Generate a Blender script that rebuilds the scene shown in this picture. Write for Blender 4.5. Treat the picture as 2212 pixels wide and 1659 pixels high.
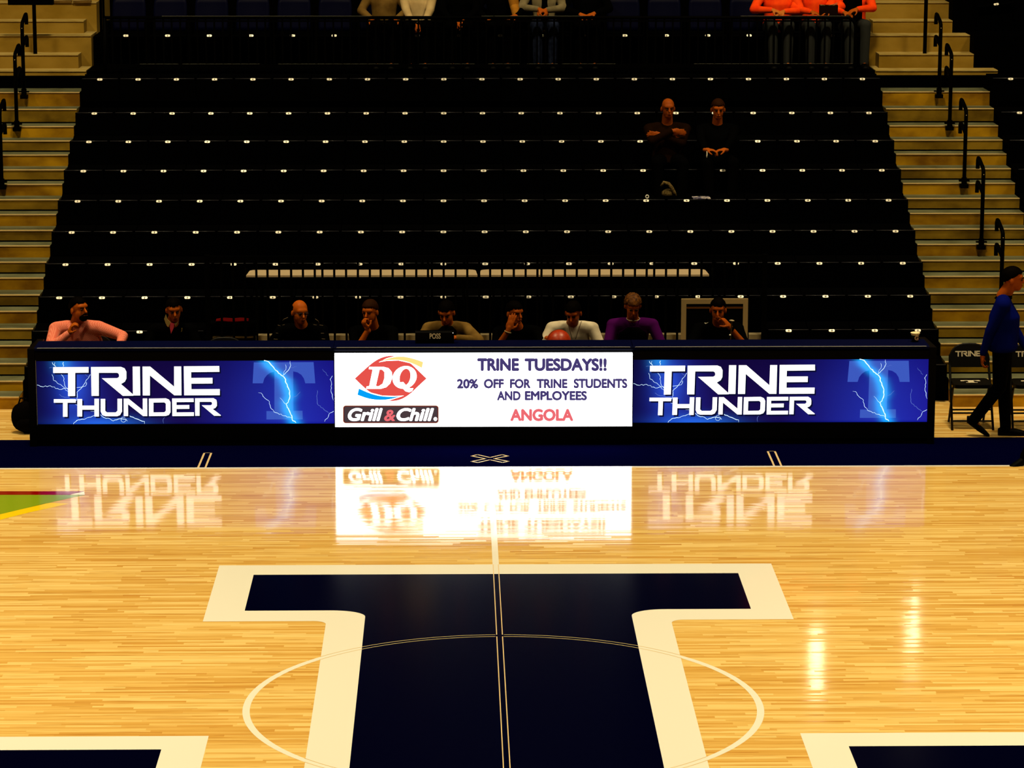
import bpy, bmesh, math, random
from mathutils import Vector, Matrix, noise
for o in list(bpy.data.objects): bpy.data.objects.remove(o, do_unlink=True)
SC = bpy.context.scene
COL = SC.collection
V = Vector

# ---------------------------------------------------------------- camera
W, H = 2212, 1659
F = 6671.275
CAM = V((-0.338473, -20.87131, 6.408576))
PITCH, YAW, ROLL = 0.194079, 0.0189809, 0.00123133
fw = V((math.sin(YAW)*math.cos(PITCH), math.cos(YAW)*math.cos(PITCH), -math.sin(PITCH)))
rt0 = V((math.cos(YAW), -math.sin(YAW), 0)); up0 = rt0.cross(fw)
rt = rt0*math.cos(ROLL)+up0*math.sin(ROLL); up = -rt0*math.sin(ROLL)+up0*math.cos(ROLL)
cd = bpy.data.cameras.new('camera'); cam = bpy.data.objects.new('camera', cd); COL.objects.link(cam)
M = Matrix((rt, up, -fw)).transposed().to_4x4(); M.translation = CAM
cam.matrix_world = M
cd.sensor_fit = 'HORIZONTAL'; cd.sensor_width = 36; cd.lens = F/W*36
cd.clip_start = .5; cd.clip_end = 300
SC.camera = cam

# ---------------------------------------------------------------- light and exposure
SC.view_settings.view_transform = 'Standard'
SC.view_settings.look = 'None'
SC.view_settings.exposure = 0
SC.view_settings.gamma = 1
world = bpy.data.worlds.new('hall_air'); SC.world = world; world.use_nodes = True
world.node_tree.nodes['Background'].inputs[0].default_value = (.0, .0, .0, 1)
world.node_tree.nodes['Background'].inputs[1].default_value = 0
LAMP = (1.0, .79, .42)
def area(name, loc, target, power, sx, sy, color=LAMP, spread=180):
    l = bpy.data.lights.new(name, 'AREA'); l.shape = 'RECTANGLE'; l.size = sx; l.size_y = sy
    l.energy = power; l.color = color; l.spread = math.radians(spread)
    o = bpy.data.objects.new(name, l); COL.objects.link(o); o.location = loc
    o.rotation_euler = (V(target)-V(loc)).to_track_quat('-Z', 'Y').to_euler()
    return o
for ix in (-13.5, -4.5, 4.5, 13.5):
    for iy in (-6, .8, 7.8):
        area('court_lamp', (ix, iy, 11), (ix, iy, 0), 335, 1.6, .8, LAMP, 100)
    area('stand_fill', (ix*.8, 11.5, 12), (ix*.8, 17.2, 2.6), 220, 1.2, .6, LAMP, 100)  # added fill light, no known fixture, brightens the upper stand

# ---------------------------------------------------------------- pixel of the photograph -> point in the hall
def ray(x, y): return fw + rt*((x-W/2)/F) - up*((y-H/2)/F)
def at(x, y, Y):
    d = ray(x, y); return CAM + d*((Y-CAM.y)/d.y)
def ground(x, y, Z=0):
    d = ray(x, y); return CAM + d*((Z-CAM.z)/d.z)

# ---------------------------------------------------------------- materials
def mat(name, col, rough=.6, spec=.3, metal=0, emit=None, es=1.0):
    m = bpy.data.materials.new(name); m.use_nodes = True
    b = m.node_tree.nodes['Principled BSDF']
    b.inputs['Base Color'].default_value = (*col, 1)
    b.inputs['Roughness'].default_value = rough
    b.inputs['Specular IOR Level'].default_value = spec
    b.inputs['Metallic'].default_value = metal
    if emit:
        b.inputs['Emission Color'].default_value = (*emit, 1); b.inputs['Emission Strength'].default_value = es
    return m
def set_ramp(r, stops):
    r.elements[0].position, r.elements[0].color = stops[0]; r.elements[-1].position, r.elements[-1].color = stops[-1]
    for p, c in stops[1:-1]: r.elements.new(p).color = c
class N:
    def __init__(s, m): s.t = m.node_tree; s.b = s.t.nodes['Principled BSDF']
    def new(s, ty, **k):
        n = s.t.nodes.new(ty)
        for a, v in k.items(): setattr(n, a, v)
        return n
    def link(s, a, b): s.t.links.new(a, b)
    def math(s, op, a, b=None, c=None):
        n = s.new('ShaderNodeMath', operation=op)
        for i, v in enumerate((a, b, c)):
            if v is None: continue
            if isinstance(v, (int, float)): n.inputs[i].default_value = v
            else: s.link(v, n.inputs[i])
        return n.outputs[0]
    def ramp(s, fac, stops, interp='LINEAR'):
        n = s.new('ShaderNodeValToRGB'); r = n.color_ramp; r.interpolation = interp
        set_ramp(r, [(p, (*c, 1)) for p, c in stops])
        s.link(fac, n.inputs[0]); return n.outputs[0]
    def noise(s, vec, scale, detail=3, rough=.5):
        n = s.new('ShaderNodeTexNoise'); n.inputs['Scale'].default_value = scale
        n.inputs['Detail'].default_value = detail; n.inputs['Roughness'].default_value = rough
        s.link(vec, n.inputs['Vector']); return n.outputs['Fac']
    def obj(s): return s.new('ShaderNodeTexCoord').outputs['Object']
    def mapping(s, vec, scale):
        n = s.new('ShaderNodeMapping'); n.inputs['Scale'].default_value = scale
        s.link(vec, n.inputs['Vector']); return n.outputs[0]
def noisy(name, c0, c1, scale, rough=.6, spec=.2, stretch=(1, 1, 1), lo=.35, hi=.65):
    m = mat(name, c0, rough, spec); n = N(m)
    f = n.noise(n.mapping(n.obj(), stretch), scale, 5)
    n.link(n.ramp(f, [(lo, c0), (hi, c1)]), n.b.inputs['Base Color'])
    return m

def wood_floor_material():
    m = mat('maple_boards', (.6, .4, .15), .075, .5); n = N(m)
    sep = n.new('ShaderNodeSeparateXYZ'); n.link(n.obj(), sep.inputs[0])
    x, y = sep.outputs[0], sep.outputs[1]
    row = n.math('FLOOR', n.math('DIVIDE', y, .0381))
    def wn(a, b, seed):
        c = n.new('ShaderNodeCombineXYZ'); n.link(a, c.inputs[0])
        if b is not None: n.link(b, c.inputs[1])
        c.inputs[2].default_value = seed
        w = n.new('ShaderNodeTexWhiteNoise', noise_dimensions='3D'); n.link(c.outputs[0], w.inputs['Vector'])
        return w.outputs['Value']
    L = n.math('MULTIPLY_ADD', wn(row, None, 3.3), .75, .35)
    cell = n.math('FLOOR', n.math('ADD', n.math('DIVIDE', x, L), n.math('MULTIPLY', wn(row, None, 7.1), 31.0)))
    tone = wn(row, cell, 1.7)
    grain = n.noise(n.mapping(n.obj(), (1.1, 34, 1)), 1.0, 4, .6)
    sh = n.new('ShaderNodeVectorMath', operation='ADD')
    cc = n.new('ShaderNodeCombineXYZ'); n.link(n.math('MULTIPLY', tone, 40), cc.inputs[2]); n.link(n.mapping(n.obj(), (2.0, 75, 1)), sh.inputs[0]); n.link(cc.outputs[0], sh.inputs[1])
    streak = n.noise(sh.outputs[0], 1.0, 2, .5)
    t = n.math('ADD', n.math('MULTIPLY', tone, .50), n.math('MULTIPLY', grain, .55))
    c = n.ramp(t, [(.14, (.46, .19, .03)), (.32, (.63, .365, .085)), (.55, (.72, .475, .145)), (.82, (.84, .63, .26))])
    mx = n.new('ShaderNodeMix', data_type='RGBA', blend_type='MULTIPLY')
    n.link(n.ramp(streak, [(.60, (0, 0, 0)), (.72, (1, 1, 1))]), mx.inputs['Factor'])
    n.link(c, mx.inputs[6]); mx.inputs[7].default_value = (.58, .42, .20, 1)
    n.link(mx.outputs[2], n.b.inputs['Base Color'])
    # every board lies a hair out of level, which breaks the reflections into strips
    cmb = n.new('ShaderNodeCombineXYZ')
    n.link(n.math('MULTIPLY', n.math('SUBTRACT', wn(row, cell, 5.5), .5), .002), cmb.inputs[0])
    n.link(n.math('MULTIPLY', n.math('SUBTRACT', wn(row, cell, 9.5), .5), .013), cmb.inputs[1])
    cmb.inputs[2].default_value = 1
    nv = n.new('ShaderNodeVectorMath', operation='NORMALIZE'); n.link(cmb.outputs[0], nv.inputs[0])
    n.link(nv.outputs[0], n.b.inputs['Normal'])
    return m
M_WOOD = wood_floor_material()
M_CREAM = mat('cream_floor_paint', (.79, .79, .76), .1, .5)
M_NAVY = mat('navy_floor_paint', (.0002, .0003, .009), .12, .06)
M_APRON = mat('navy_apron_paint', (.0003, .0004, .013), .5, 0)
M_BAREWOOD = mat('bare_wood_line', (.72, .55, .3), .15, .4)
M_GREEN = mat('green_floor_paint', (.22, .34, .01), .1, .5)
M_RED = mat('dark_red_floor_paint', (.24, .002, .002), .1, .5)
M_YELLOW = mat('yellow_floor_paint', (.85, .62, .005), .1, .5)
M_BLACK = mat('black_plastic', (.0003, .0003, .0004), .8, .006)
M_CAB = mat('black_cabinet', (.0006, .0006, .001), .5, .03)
M_LIP = mat('dark_glossy_lip', (.02, .02, .028), .3, .5)
M_PLATE = mat('ivory_number_plate', (.86, .86, .82), .3, .5)
M_INK = mat('black_ink', (.01, .008, .005), .6, .1)
M_NAVYTOP = mat('navy_table_top', (.0004, .0012, .020), .6, .02)
M_EDGE = mat('table_edge_glint', (.22, .24, .3), .35, .4)  # paler colour for the painted highlight on the table's front edge
M_RAIL = mat('black_rail_paint', (.0004, .0004, .0004), .6, .015)
M_RAILGLINT = mat('rail_glint', (.09, .09, .07), .4, .4)  # pale colour for glint lines painted on the guard rail
M_TREAD = noisy('ribbed_tread', (.075, .080, .040), (.125, .135, .080), 3, .5, .2, (1, 1, 1))
M_GROOVE = mat('tread_groove', (.02, .015, .006), .7, .05)
M_RISER = noisy('brown_riser', (.17, .075, .0008), (.48, .26, .004), 1.6, .55, .15, (1.2, 1, 2))
M_RISER2 = noisy('dark_riser_board', (.10, .058, .003), (.27, .165, .012), 1.8, .55, .1, (1.2, 1, 2))
M_NOSE = mat('metal_nosing', (.66, .48, .21), .4, .3)
M_CONC = noisy('stained_concrete', (.22, .13, .011), (.31, .195, .028), 2.2, .8, .1, (1, 1, 1.6))
M_CONCN = noisy('concrete_edge', (.32, .225, .06), (.40, .30, .10), 5, .8, .1)
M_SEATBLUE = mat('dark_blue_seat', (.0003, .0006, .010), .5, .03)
M_CREAMTOP = mat('cream_laminate', (.42, .33, .22), .6, .1)
M_CREAMFRAME = mat('cream_frame', (.30, .215, .10), .6, .1)

# ---------------------------------------------------------------- mesh helpers
class MB:
    def __init__(s): s.v = []; s.f = []; s.mi = []
    def add(s, vs, fs, mi=0):
        k = len(s.v); s.v += [tuple(v) for v in vs]
        s.f += [[k+i for i in f] for f in fs]; s.mi += [mi]*len(fs); return s
    def box(s, x0, x1, y0, y1, z0, z1, mi=0):
        return s.add([(x0, y0, z0), (x1, y0, z0), (x1, y1, z0), (x0, y1, z0), (x0, y0, z1), (x1, y0, z1), (x1, y1, z1), (x0, y1, z1)],
                     [(3, 2, 1, 0), (4, 5, 6, 7), (0, 1, 5, 4), (1, 2, 6, 5), (2, 3, 7, 6), (3, 0, 4, 7)], mi)
    def prism_x(s, prof, x0, x1, mi=0):                 # (y,z) outline swept along x
        n = len(prof)
        vs = [(x0, y, z) for y, z in prof]+[(x1, y, z) for y, z in prof]
        fs = [tuple(range(n))[::-1], tuple(range(n, 2*n))]+[(i, (i+1) % n, n+(i+1) % n, n+i) for i in range(n)]
        return s.add(vs, fs, mi)
    def flat(s, pts, z, mi=0): return s.add([(p[0], p[1], z) for p in pts], [tuple(range(len(pts)))], mi)
    def tube(s, pts, r, seg=10, mi=0, caps=True):
        pts = [V(p) for p in pts]; rings = []
        prev = None
        for i, p in enumerate(pts):
            t = (pts[min(i+1, len(pts)-1)]-pts[max(i-1, 0)]).normalized()
            a = prev if prev else (V((1, 0, 0)) if abs(t.x) < .9 else V((0, 1, 0)))
            a = (a-t*a.dot(t)).normalized(); prev = a; b = t.cross(a)
            rr = r[i] if isinstance(r, (list, tuple)) else r
            rings.append([p+(a*math.cos(2*math.pi*j/seg)+b*math.sin(2*math.pi*j/seg))*rr for j in range(seg)])
        vs = [q for R in rings for q in R]; fs = []
        for i in range(len(rings)-1):
            for j in range(seg):
                fs.append((i*seg+j, i*seg+(j+1) % seg, (i+1)*seg+(j+1) % seg, (i+1)*seg+j))
        if caps: fs += [tuple(range(seg))[::-1], tuple((len(rings)-1)*seg+j for j in range(seg))]
        return s.add(vs, fs, mi)
    def capsule(s, p0, p1, r0, r1, seg=12, hem=4, mi=0):
        p0, p1 = V(p0), V(p1); d = p1-p0; L = d.length
        t = d/L if L > 1e-6 else V((0, 0, 1))
        pts, rs = [], []
        for i in range(hem+1):
            a = math.pi/2*(1-i/hem); pts.append(p0-t*r0*math.sin(a)); rs.append(max(r0*math.cos(a), 1e-4))
        for i in range(hem+1):
            a = math.pi/2*i/hem; pts.append(p1+t*r1*math.sin(a)); rs.append(max(r1*math.cos(a), 1e-4))
        return s.tube(pts, rs, seg, mi)
    def ell(s, c, r, R=None, seg=16, rings=10, fn=None, mi=0):
        c = V(c); vs = []; fs = []
        for i in range(rings+1):
            th = math.pi*i/rings
            for j in range(seg):
                ph = 2*math.pi*j/seg
                d = V((math.sin(th)*math.cos(ph), math.sin(th)*math.sin(ph), math.cos(th)))
                k = fn(d) if fn else 1
                q = V((d.x*r[0]*k, d.y*r[1]*k, d.z*r[2]*k))
                if i in (0, rings): q += V((1e-4*math.cos(ph), 1e-4*math.sin(ph), 0))
                vs.append(c+(R @ q if R else q))
        for i in range(rings):
            for j in range(seg): fs.append((i*seg+j, (i+1)*seg+j, (i+1)*seg+(j+1) % seg, i*seg+(j+1) % seg))
        fs += [tuple(range(seg)), tuple(rings*seg+j for j in range(seg))[::-1]]
        return s.add(vs, fs, mi)
    def loft(s, secs, seg=20, mi=0):                    # secs: (center, ax, ay) half-axis vectors
        vs = []; fs = []
        for c, ax, ay in secs:
            for j in range(seg):
                a = 2*math.pi*j/seg; vs.append(V(c)+V(ax)*math.cos(a)+V(ay)*math.sin(a))
        for i in range(len(secs)-1):
            for j in range(seg): fs.append((i*seg+j, i*seg+(j+1) % seg, (i+1)*seg+(j+1) % seg, (i+1)*seg+j))
        fs += [tuple(range(seg))[::-1], tuple((len(secs)-1)*seg+j for j in range(seg))]
        return s.add(vs, fs, mi)
    def build(s, name, mats, parent=None, origin=None, smooth=False):
        me = bpy.data.meshes.new(name)
        o0 = V(origin) if origin is not None else V((0, 0, 0))
        me.from_pydata([tuple(V(v)-o0) for v in s.v], [], s.f)
        if not isinstance(mats, (list, tuple)): mats = [mats]
        for m in mats: me.materials.append(m)
        for p, i in zip(me.polygons, s.mi): p.material_index = i; p.use_smooth = smooth
        o = bpy.data.objects.new(name, me); COL.objects.link(o)
        if parent is not None: o.parent = parent
        o.location = o0 if parent is None else (0, 0, 0)
        if parent is not None and origin is not None: pass
        return o
def tag(o, label=None, cat=None, group=None, kind=None):
    if label: o['label'] = label
    if cat: o['category'] = cat
    if group: o['group'] = group
    if kind: o['kind'] = kind
    return o
def empty(name, loc, label, cat, group=None, rz=0):
    o = bpy.data.objects.new(name, None); COL.objects.link(o); o.location = loc; o.rotation_euler = (0, 0, rz)
    o.empty_display_size = .1
    return tag(o, label, cat, group)
def copy_tree(o, parent=None):
    c = o.copy(); COL.objects.link(c)
    if parent is not None: c.parent = parent
    for ch in list(o.children): copy_tree(ch, c)
    return c
# filled flat outlines and lettering: 2D curves turned into meshes
def curve_mesh(polys, name='outline'):
    cu = bpy.data.curves.new(name, 'CURVE'); cu.dimensions = '2D'; cu.fill_mode = 'BOTH'
    for P in polys:
        sp = cu.splines.new('POLY'); sp.points.add(len(P)-1); sp.use_cyclic_u = True
        for q, (x, y) in zip(sp.points, P): q.co = (x, y, 0, 1)
    ob = bpy.data.objects.new(name, cu)
    me = ob.to_mesh(); vs = [v.co.copy() for v in me.vertices]; fs = [tuple(p.vertices) for p in me.polygons]
    ob.to_mesh_clear(); bpy.data.objects.remove(ob); bpy.data.curves.remove(cu)
    return vs, fs
def text_mesh(txt, bold=0.0, shear=0.0):
    vs, fs = text_mesh0(txt, shear)
    if not bold: return vs, fs
    V0, F0 = [], []
    for i in range(8):
        d = V((math.cos(i*math.pi/4)*bold, math.sin(i*math.pi/4)*bold, .00012*i)); k = len(V0)
        V0 += [v+d for v in vs]; F0 += [tuple(j+k for j in f) for f in fs]
    return V0, F0
def text_mesh0(txt, shear=0.0):
    cu = bpy.data.curves.new('letters', 'FONT'); cu.body = txt; cu.size = 1; cu.shear = shear
    ob = bpy.data.objects.new('letters', cu)
    me = ob.to_mesh(); vs = [v.co.copy() for v in me.vertices]; fs = [tuple(p.vertices) for p in me.polygons]
    ob.to_mesh_clear(); bpy.data.objects.remove(ob); bpy.data.curves.remove(cu)
    return vs, fs
def fit3(vs, x0, x1, z0, z1):
    return [(x, z, v.z) for (x, z), v in zip(fit(vs, x0, x1, z0, z1), vs)]
def fit(vs, x0, x1, z0, z1):
    a = min(v.x for v in vs); b = max(v.x for v in vs); c = min(v.y for v in vs); d = max(v.y for v in vs)
    return [((v.x-a)/(b-a)*(x1-x0)+x0, (v.y-c)/(d-c)*(z1-z0)+z0) for v in vs]
# ================================================================ THE COURT
floor = MB().flat([(-16, -12), (16, -12), (16, 22), (-16, 22)], 0).build('floor', M_WOOD)
tag(floor, kind='structure')
def paint(name, pts, z, m):
    return MB().flat([(p[0], p[1]) for p in pts], z).build(name, m, floor)
def strips(name, quads, z, m):
    b = MB()
    for q in quads: b.flat(q, z)
    return b.build(name, m, floor)
SIDE = 7.62
strips('sideline', [[(-16, SIDE), (16, SIDE), (16, SIDE+.052), (-16, SIDE+.052)]], .0007, M_CREAM)
paint('apron', [(-16, SIDE+.05), (16, SIDE+.05), (16, 8.93), (-16, 8.93)], .0005, M_APRON)
strips('center_line', [[(-.0262, 3.9), (.0262, 3.9), (.0262, SIDE+.01), (-.0262, SIDE+.01)]], .0006, M_CREAM)
def ring(r0, r1, z, m, name, test=None, n=360):
    b = MB()
    for i in range(n):
        a, c = 2*math.pi*i/n, 2*math.pi*(i+1)/n
        if test and not test(math.cos((a+c)/2)*r0, math.sin((a+c)/2)*r0): continue
        b.flat([(r0*math.cos(a), r0*math.sin(a)), (r1*math.cos(a), r1*math.sin(a)), (r1*math.cos(c), r1*math.sin(c)), (r0*math.cos(c), r0*math.sin(c))], z)
    return b.build(name, m, floor)
ring(1.778, 1.8288, .0006, M_CREAM, 'center_circle')
def fillet(cx, cy, rx, ry, a0, a1, n=10):
    return [(cx+rx*math.cos(math.radians(a0+(a1-a0)*i/n)), cy+ry*math.sin(math.radians(a0+(a1-a0)*i/n))) for i in range(n+1)]
def t_shape(bx, ytop, ybot, sx, rx, ry):
    R = [(bx, ytop), (bx, ybot)]+fillet(sx+rx, ybot-ry, rx, ry, 90, 180)+[(sx, -4)]
    return R+[(-x, y) for x, y in R[::-1]]
def poly_mesh(name, pts, z, m):
    vs, fs = curve_mesh([pts]); b = MB(); b.add([(v.x, v.y, z) for v in vs], fs)
    return b.build(name, m, floor)
poly_mesh('center_logo_border', t_shape(2.288, 3.968, 2.238, 1.335, .10, .09), .0010, M_CREAM)
poly_mesh('center_logo', t_shape(1.985, 3.655, 2.546, 1.037, .27, .19), .0014, M_NAVY)
for s in (-1, 1):
    strips('corner_logo_border', [[(s*2.017, -.669), (s*6, -.669), (s*6, -5), (s*2.017, -5)][::-s]], .0010, M_CREAM)
    strips('corner_logo', [[(s*2.312, -.964), (s*6, -.964), (s*6, -5), (s*2.312, -5)][::-s]], .0014, M_NAVY)
w = .0036
inT = lambda x, y: abs(x) < (1.335 if y < 2.238 else 2.28) and abs(x) > .019
for r in (1.778, 1.8288): ring(r-w, r+w, .0018, M_BAREWOOD, 'circle_outline', inT)
ql = []
for s in (-1, 1):
    for y0, y1 in ((-4, 1.778), (1.8288, 3.968)):
        ql.append([(s*.0218-w, y0), (s*.0218+w, y0), (s*.0218+w, y1), (s*.0218-w, y1)])
strips('center_line_outline', ql, .0018, M_BAREWOOD)
for pxs in ((429, 444.6, 441.6, 456.6, 1007.5, 978.3), (1671.4, 1687, 1658.2, 1673.6, 1004.5, 974.6)):
    xa, xb, xc, xd, yb, yt = pxs
    a, b_, c, d = ground(xa, yb), ground(xb, yb), ground(xc, yt), ground(xd, yt)
    y1 = (c.y+d.y)/2
    q = [[(p.x-.0095, SIDE+.05), (p.x+.0095, SIDE+.05), (p2.x+.0095, y1), (p2.x-.0095, y1)] for p, p2 in ((a, c), (b_, d))]
    q.append([(c.x-.0095, y1-.008), (d.x+.0095, y1-.008), (d.x+.0095, y1), (c.x-.0095, y1)])
    strips('substitution_box_line', q, .0010, M_BAREWOOD)
XP = [(1031.5, 982.2), (1018.5, 985.2), (1049, 991), (1018.5, 996.9), (1032.3, 999.3), (1058.3, 993.3), (1085.5, 999.3), (1098, 996.6), (1067.5, 991), (1097.3, 985.2), (1084.6, 982.3), (1058.4, 988.5)]
XG = [ground(*p) for p in XP]; q = []
for i in range(12):
    a, b_ = XG[i], XG[(i+1) % 12]; t = (b_-a).normalized(); n = V((-t.y, t.x, 0))
    hw = .0055+.006*abs(t.x); a = a-t*.006; b_ = b_+t*.006
    q.append([(p.x, p.y) for p in (a-n*hw, b_-n*hw, b_+n*hw, a+n*hw)])
strips('check_in_mark', q, .0010, M_BAREWOOD)
G = lambda L: [tuple(ground(*p)[:2]) for p in L][::-1]
strips('green_wedge', [G([(-60, 1069.2), (184, 1069.3), (160, 1074), (105, 1086.5), (-60, 1125)])], .0008, M_GREEN)
strips('red_wedge', [G([(-60, 1061.2), (182, 1061.4), (150, 1069), (-60, 1069)])], .0008, M_RED)
strips('cream_wedge', [G([(151, 1068.6), (182, 1061.8), (183, 1069)])], .0007, M_CREAM)
strips('yellow_wedge', [G([(-60, 1126), (100, 1087), (112, 1086.4), (150, 1088), (130, 1092.5), (70, 1105.5), (-60, 1138)])], .0008, M_YELLOW)

# ================================================================ SCORER'S TABLES
TY = 8.63
def screen_mat(name, col, e=1.0):
    m = mat(name, (0, 0, 0), .6, .05, 0, col, e); return m
M_WHITELED = screen_mat('white_led', (1, .985, .93), 1.5)
M_DARKSH = screen_mat('letter_shadow', (.002, .003, .03))
M_EMBLEM = screen_mat('emblem_blue', (.055, .115, .62))
M_BOLT = screen_mat('bolt_white', (.62, .85, 1.0), 1.5)
M_BOLT2 = screen_mat('bolt_faint', (.2, .32, .85), .8)
def thunder_material(tint=None):
    m = screen_mat('storm_blue_screen', (0, 0, .2)); n = N(m)
    sep = n.new('ShaderNodeSeparateXYZ'); n.link(n.obj(), sep.inputs[0])
    u = n.math('DIVIDE', n.math('ADD', sep.outputs[0], 1.4415), 2.883)
    v = n.math('DIVIDE', n.math('SUBTRACT', sep.outputs[2], .22), .625)
    base = n.ramp(u, [(0, (.004, .004, .06)), (.08, (.007, .008, .17)), (.18, (.012, .012, .22)), (.3, (.008, .002, .06)), (.5, (.008, .003, .075)), (.64, (.010, .010, .20)), (.85, (.016, .030, .44)), (1, (.013, .012, .33))])
    vm = n.ramp(v, [(0, (.35, .5, .8)), (.04, (1, 1, 1)), (.55, (.85, .85, .85)), (1, (.55, .5, .62))])
    mul = n.new('ShaderNodeMix', data_type='RGBA', blend_type='MULTIPLY'); mul.inputs[0].default_value = 1
    n.link(base, mul.inputs[6]); n.link(vm, mul.inputs[7])
    out = mul.outputs[2]
    def add(fac, col):
        nonlocal out
        c = n.new('ShaderNodeMix', data_type='RGBA', blend_type='ADD')
        n.link(fac, c.inputs[0]); n.link(out, c.inputs[6]); c.inputs[7].default_value = (*col, 1); out = c.outputs[2]
    def blob(u0, v0, ru, rv, pw=2):
        a = n.math('POWER', n.math('DIVIDE', n.math('SUBTRACT', u, u0), ru), 2)
        b = n.math('POWER', n.math('DIVIDE', n.math('SUBTRACT', v, v0), rv), 2)
        return n.math('EXPONENT', n.math('MULTIPLY', n.math('ADD', a, b), -1))
    if tint: out = n.ramp(v, [(0, tint), (1, tint)])
    add(blob(.12, .62, .05, .42), (.015, .07, .5))
    add(blob(.22, .0, .12, .12), (.01, .12, .6))
    add(blob(.085, .98, .03, .14), (.01, .2, .5))
    xc = n.new('ShaderNodeValToRGB'); r = xc.color_ramp
    st = [(0, .866), (.08, .858), (.2, .845), (.33, .842), (.45, .850), (.6, .842), (.7, .834), (.78, .815), (.9, .785), (1, .772)]
    set_ramp(r, [(p, (c, c, c, 1)) for p, c in st])
    n.link(v, xc.inputs[0])
    d = n.math('DIVIDE', n.math('SUBTRACT', u, xc.outputs[0]), .022)
    g = n.math('EXPONENT', n.math('MULTIPLY', n.math('MULTIPLY', d, d), -1))
    add(g, (.0, .38, .75))
    n.link(out, n.b.inputs['Emission Color'])
    return m
M_STORM = thunder_material(); M_EMBLEM = thunder_material((.045, .10, .52))
def c6(p): return at(60+p[0]/3.253, 720+p[1]/3.253, TY)
LX0, LX1, LZ0, LZ1 = -4.393, -1.510, .220, .845
LCX = (LX0+LX1)/2
TR = [[[(178, 238), (427, 237), (427, 277), (333, 278), (333, 441), (283, 442), (283, 279), (178, 279)]],
 [[(444, 237), (655, 236), (680, 246), (693, 270), (693, 318), (682, 340), (655, 357), (742, 432), (742, 439), (668, 440), (520, 316), (628, 315), (640, 308), (642, 296), (638, 284), (628, 278), (499, 278), (499, 440), (448, 440)]],
 [[(737, 234), (788, 234), (790, 437), (739, 437)]],
 [[(806, 234), (860, 234), (1028, 375), (1028, 233), (1078, 233), (1080, 436), (1030, 436), (858, 296), (858, 437), (808, 437)]],
 [[(1096, 232), (1345, 230), (1347, 271), (1148, 273), (1148, 314), (1298, 313), (1298, 353), (1149, 354), (1150, 393), (1349, 392), (1349, 435), (1099, 436)]]]
TH = [[[(183, 463), (337, 463), (337, 488), (279, 488), (279, 587), (247, 587), (247, 488), (183, 488)]],
 [[(348, 462), (382, 462), (382, 508), (468, 508), (468, 460), (500, 460), (500, 585), (468, 585), (468, 537), (382, 537), (382, 585), (348, 585)]],
 [[(512, 461), (544, 461), (544, 545), (556, 556), (618, 556), (630, 545), (630, 460), (662, 460), (662, 550), (648, 575), (628, 583), (545, 583), (524, 575), (512, 550)]],
 [[(674, 459), (708, 459), (808, 540), (808, 458), (839, 458), (840, 582), (810, 582), (704, 498), (705, 582), (674, 582)]],
 [[(851, 459), (970, 457), (992, 466), (1003, 485), (1003, 555), (992, 573), (970, 581), (851, 582)], [(883, 487), (960, 486), (970, 495), (970, 545), (960, 555), (883, 556)]],
 [[(1014, 458), (1165, 457), (1166, 483), (1045, 484), (1045, 505), (1135, 504), (1135, 531), (1045, 532), (1045, 556), (1167, 555), (1167, 581), (1016, 582)]],
 [[(1175, 457), (1305, 456), (1325, 468), (1329, 485), (1329, 510), (1318, 525), (1300, 532), (1356, 575), (1356, 580), (1310, 580), (1222, 506), (1285, 506), (1294, 500), (1295, 490), (1290, 483), (1280, 482), (1207, 482), (1207, 580), (1176, 580)]]]
EMB = [(1588, 205), (2008, 203), (2020, 352), (1950, 352), (1940, 318), (1922, 292), (1895, 275), (1865, 268), (1866, 545), (1930, 545), (1932, 606), (1677, 606), (1677, 547), (1733, 547), (1733, 270), (1703, 278), (1680, 295), (1662, 318), (1652, 352), (1580, 352)]
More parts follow.
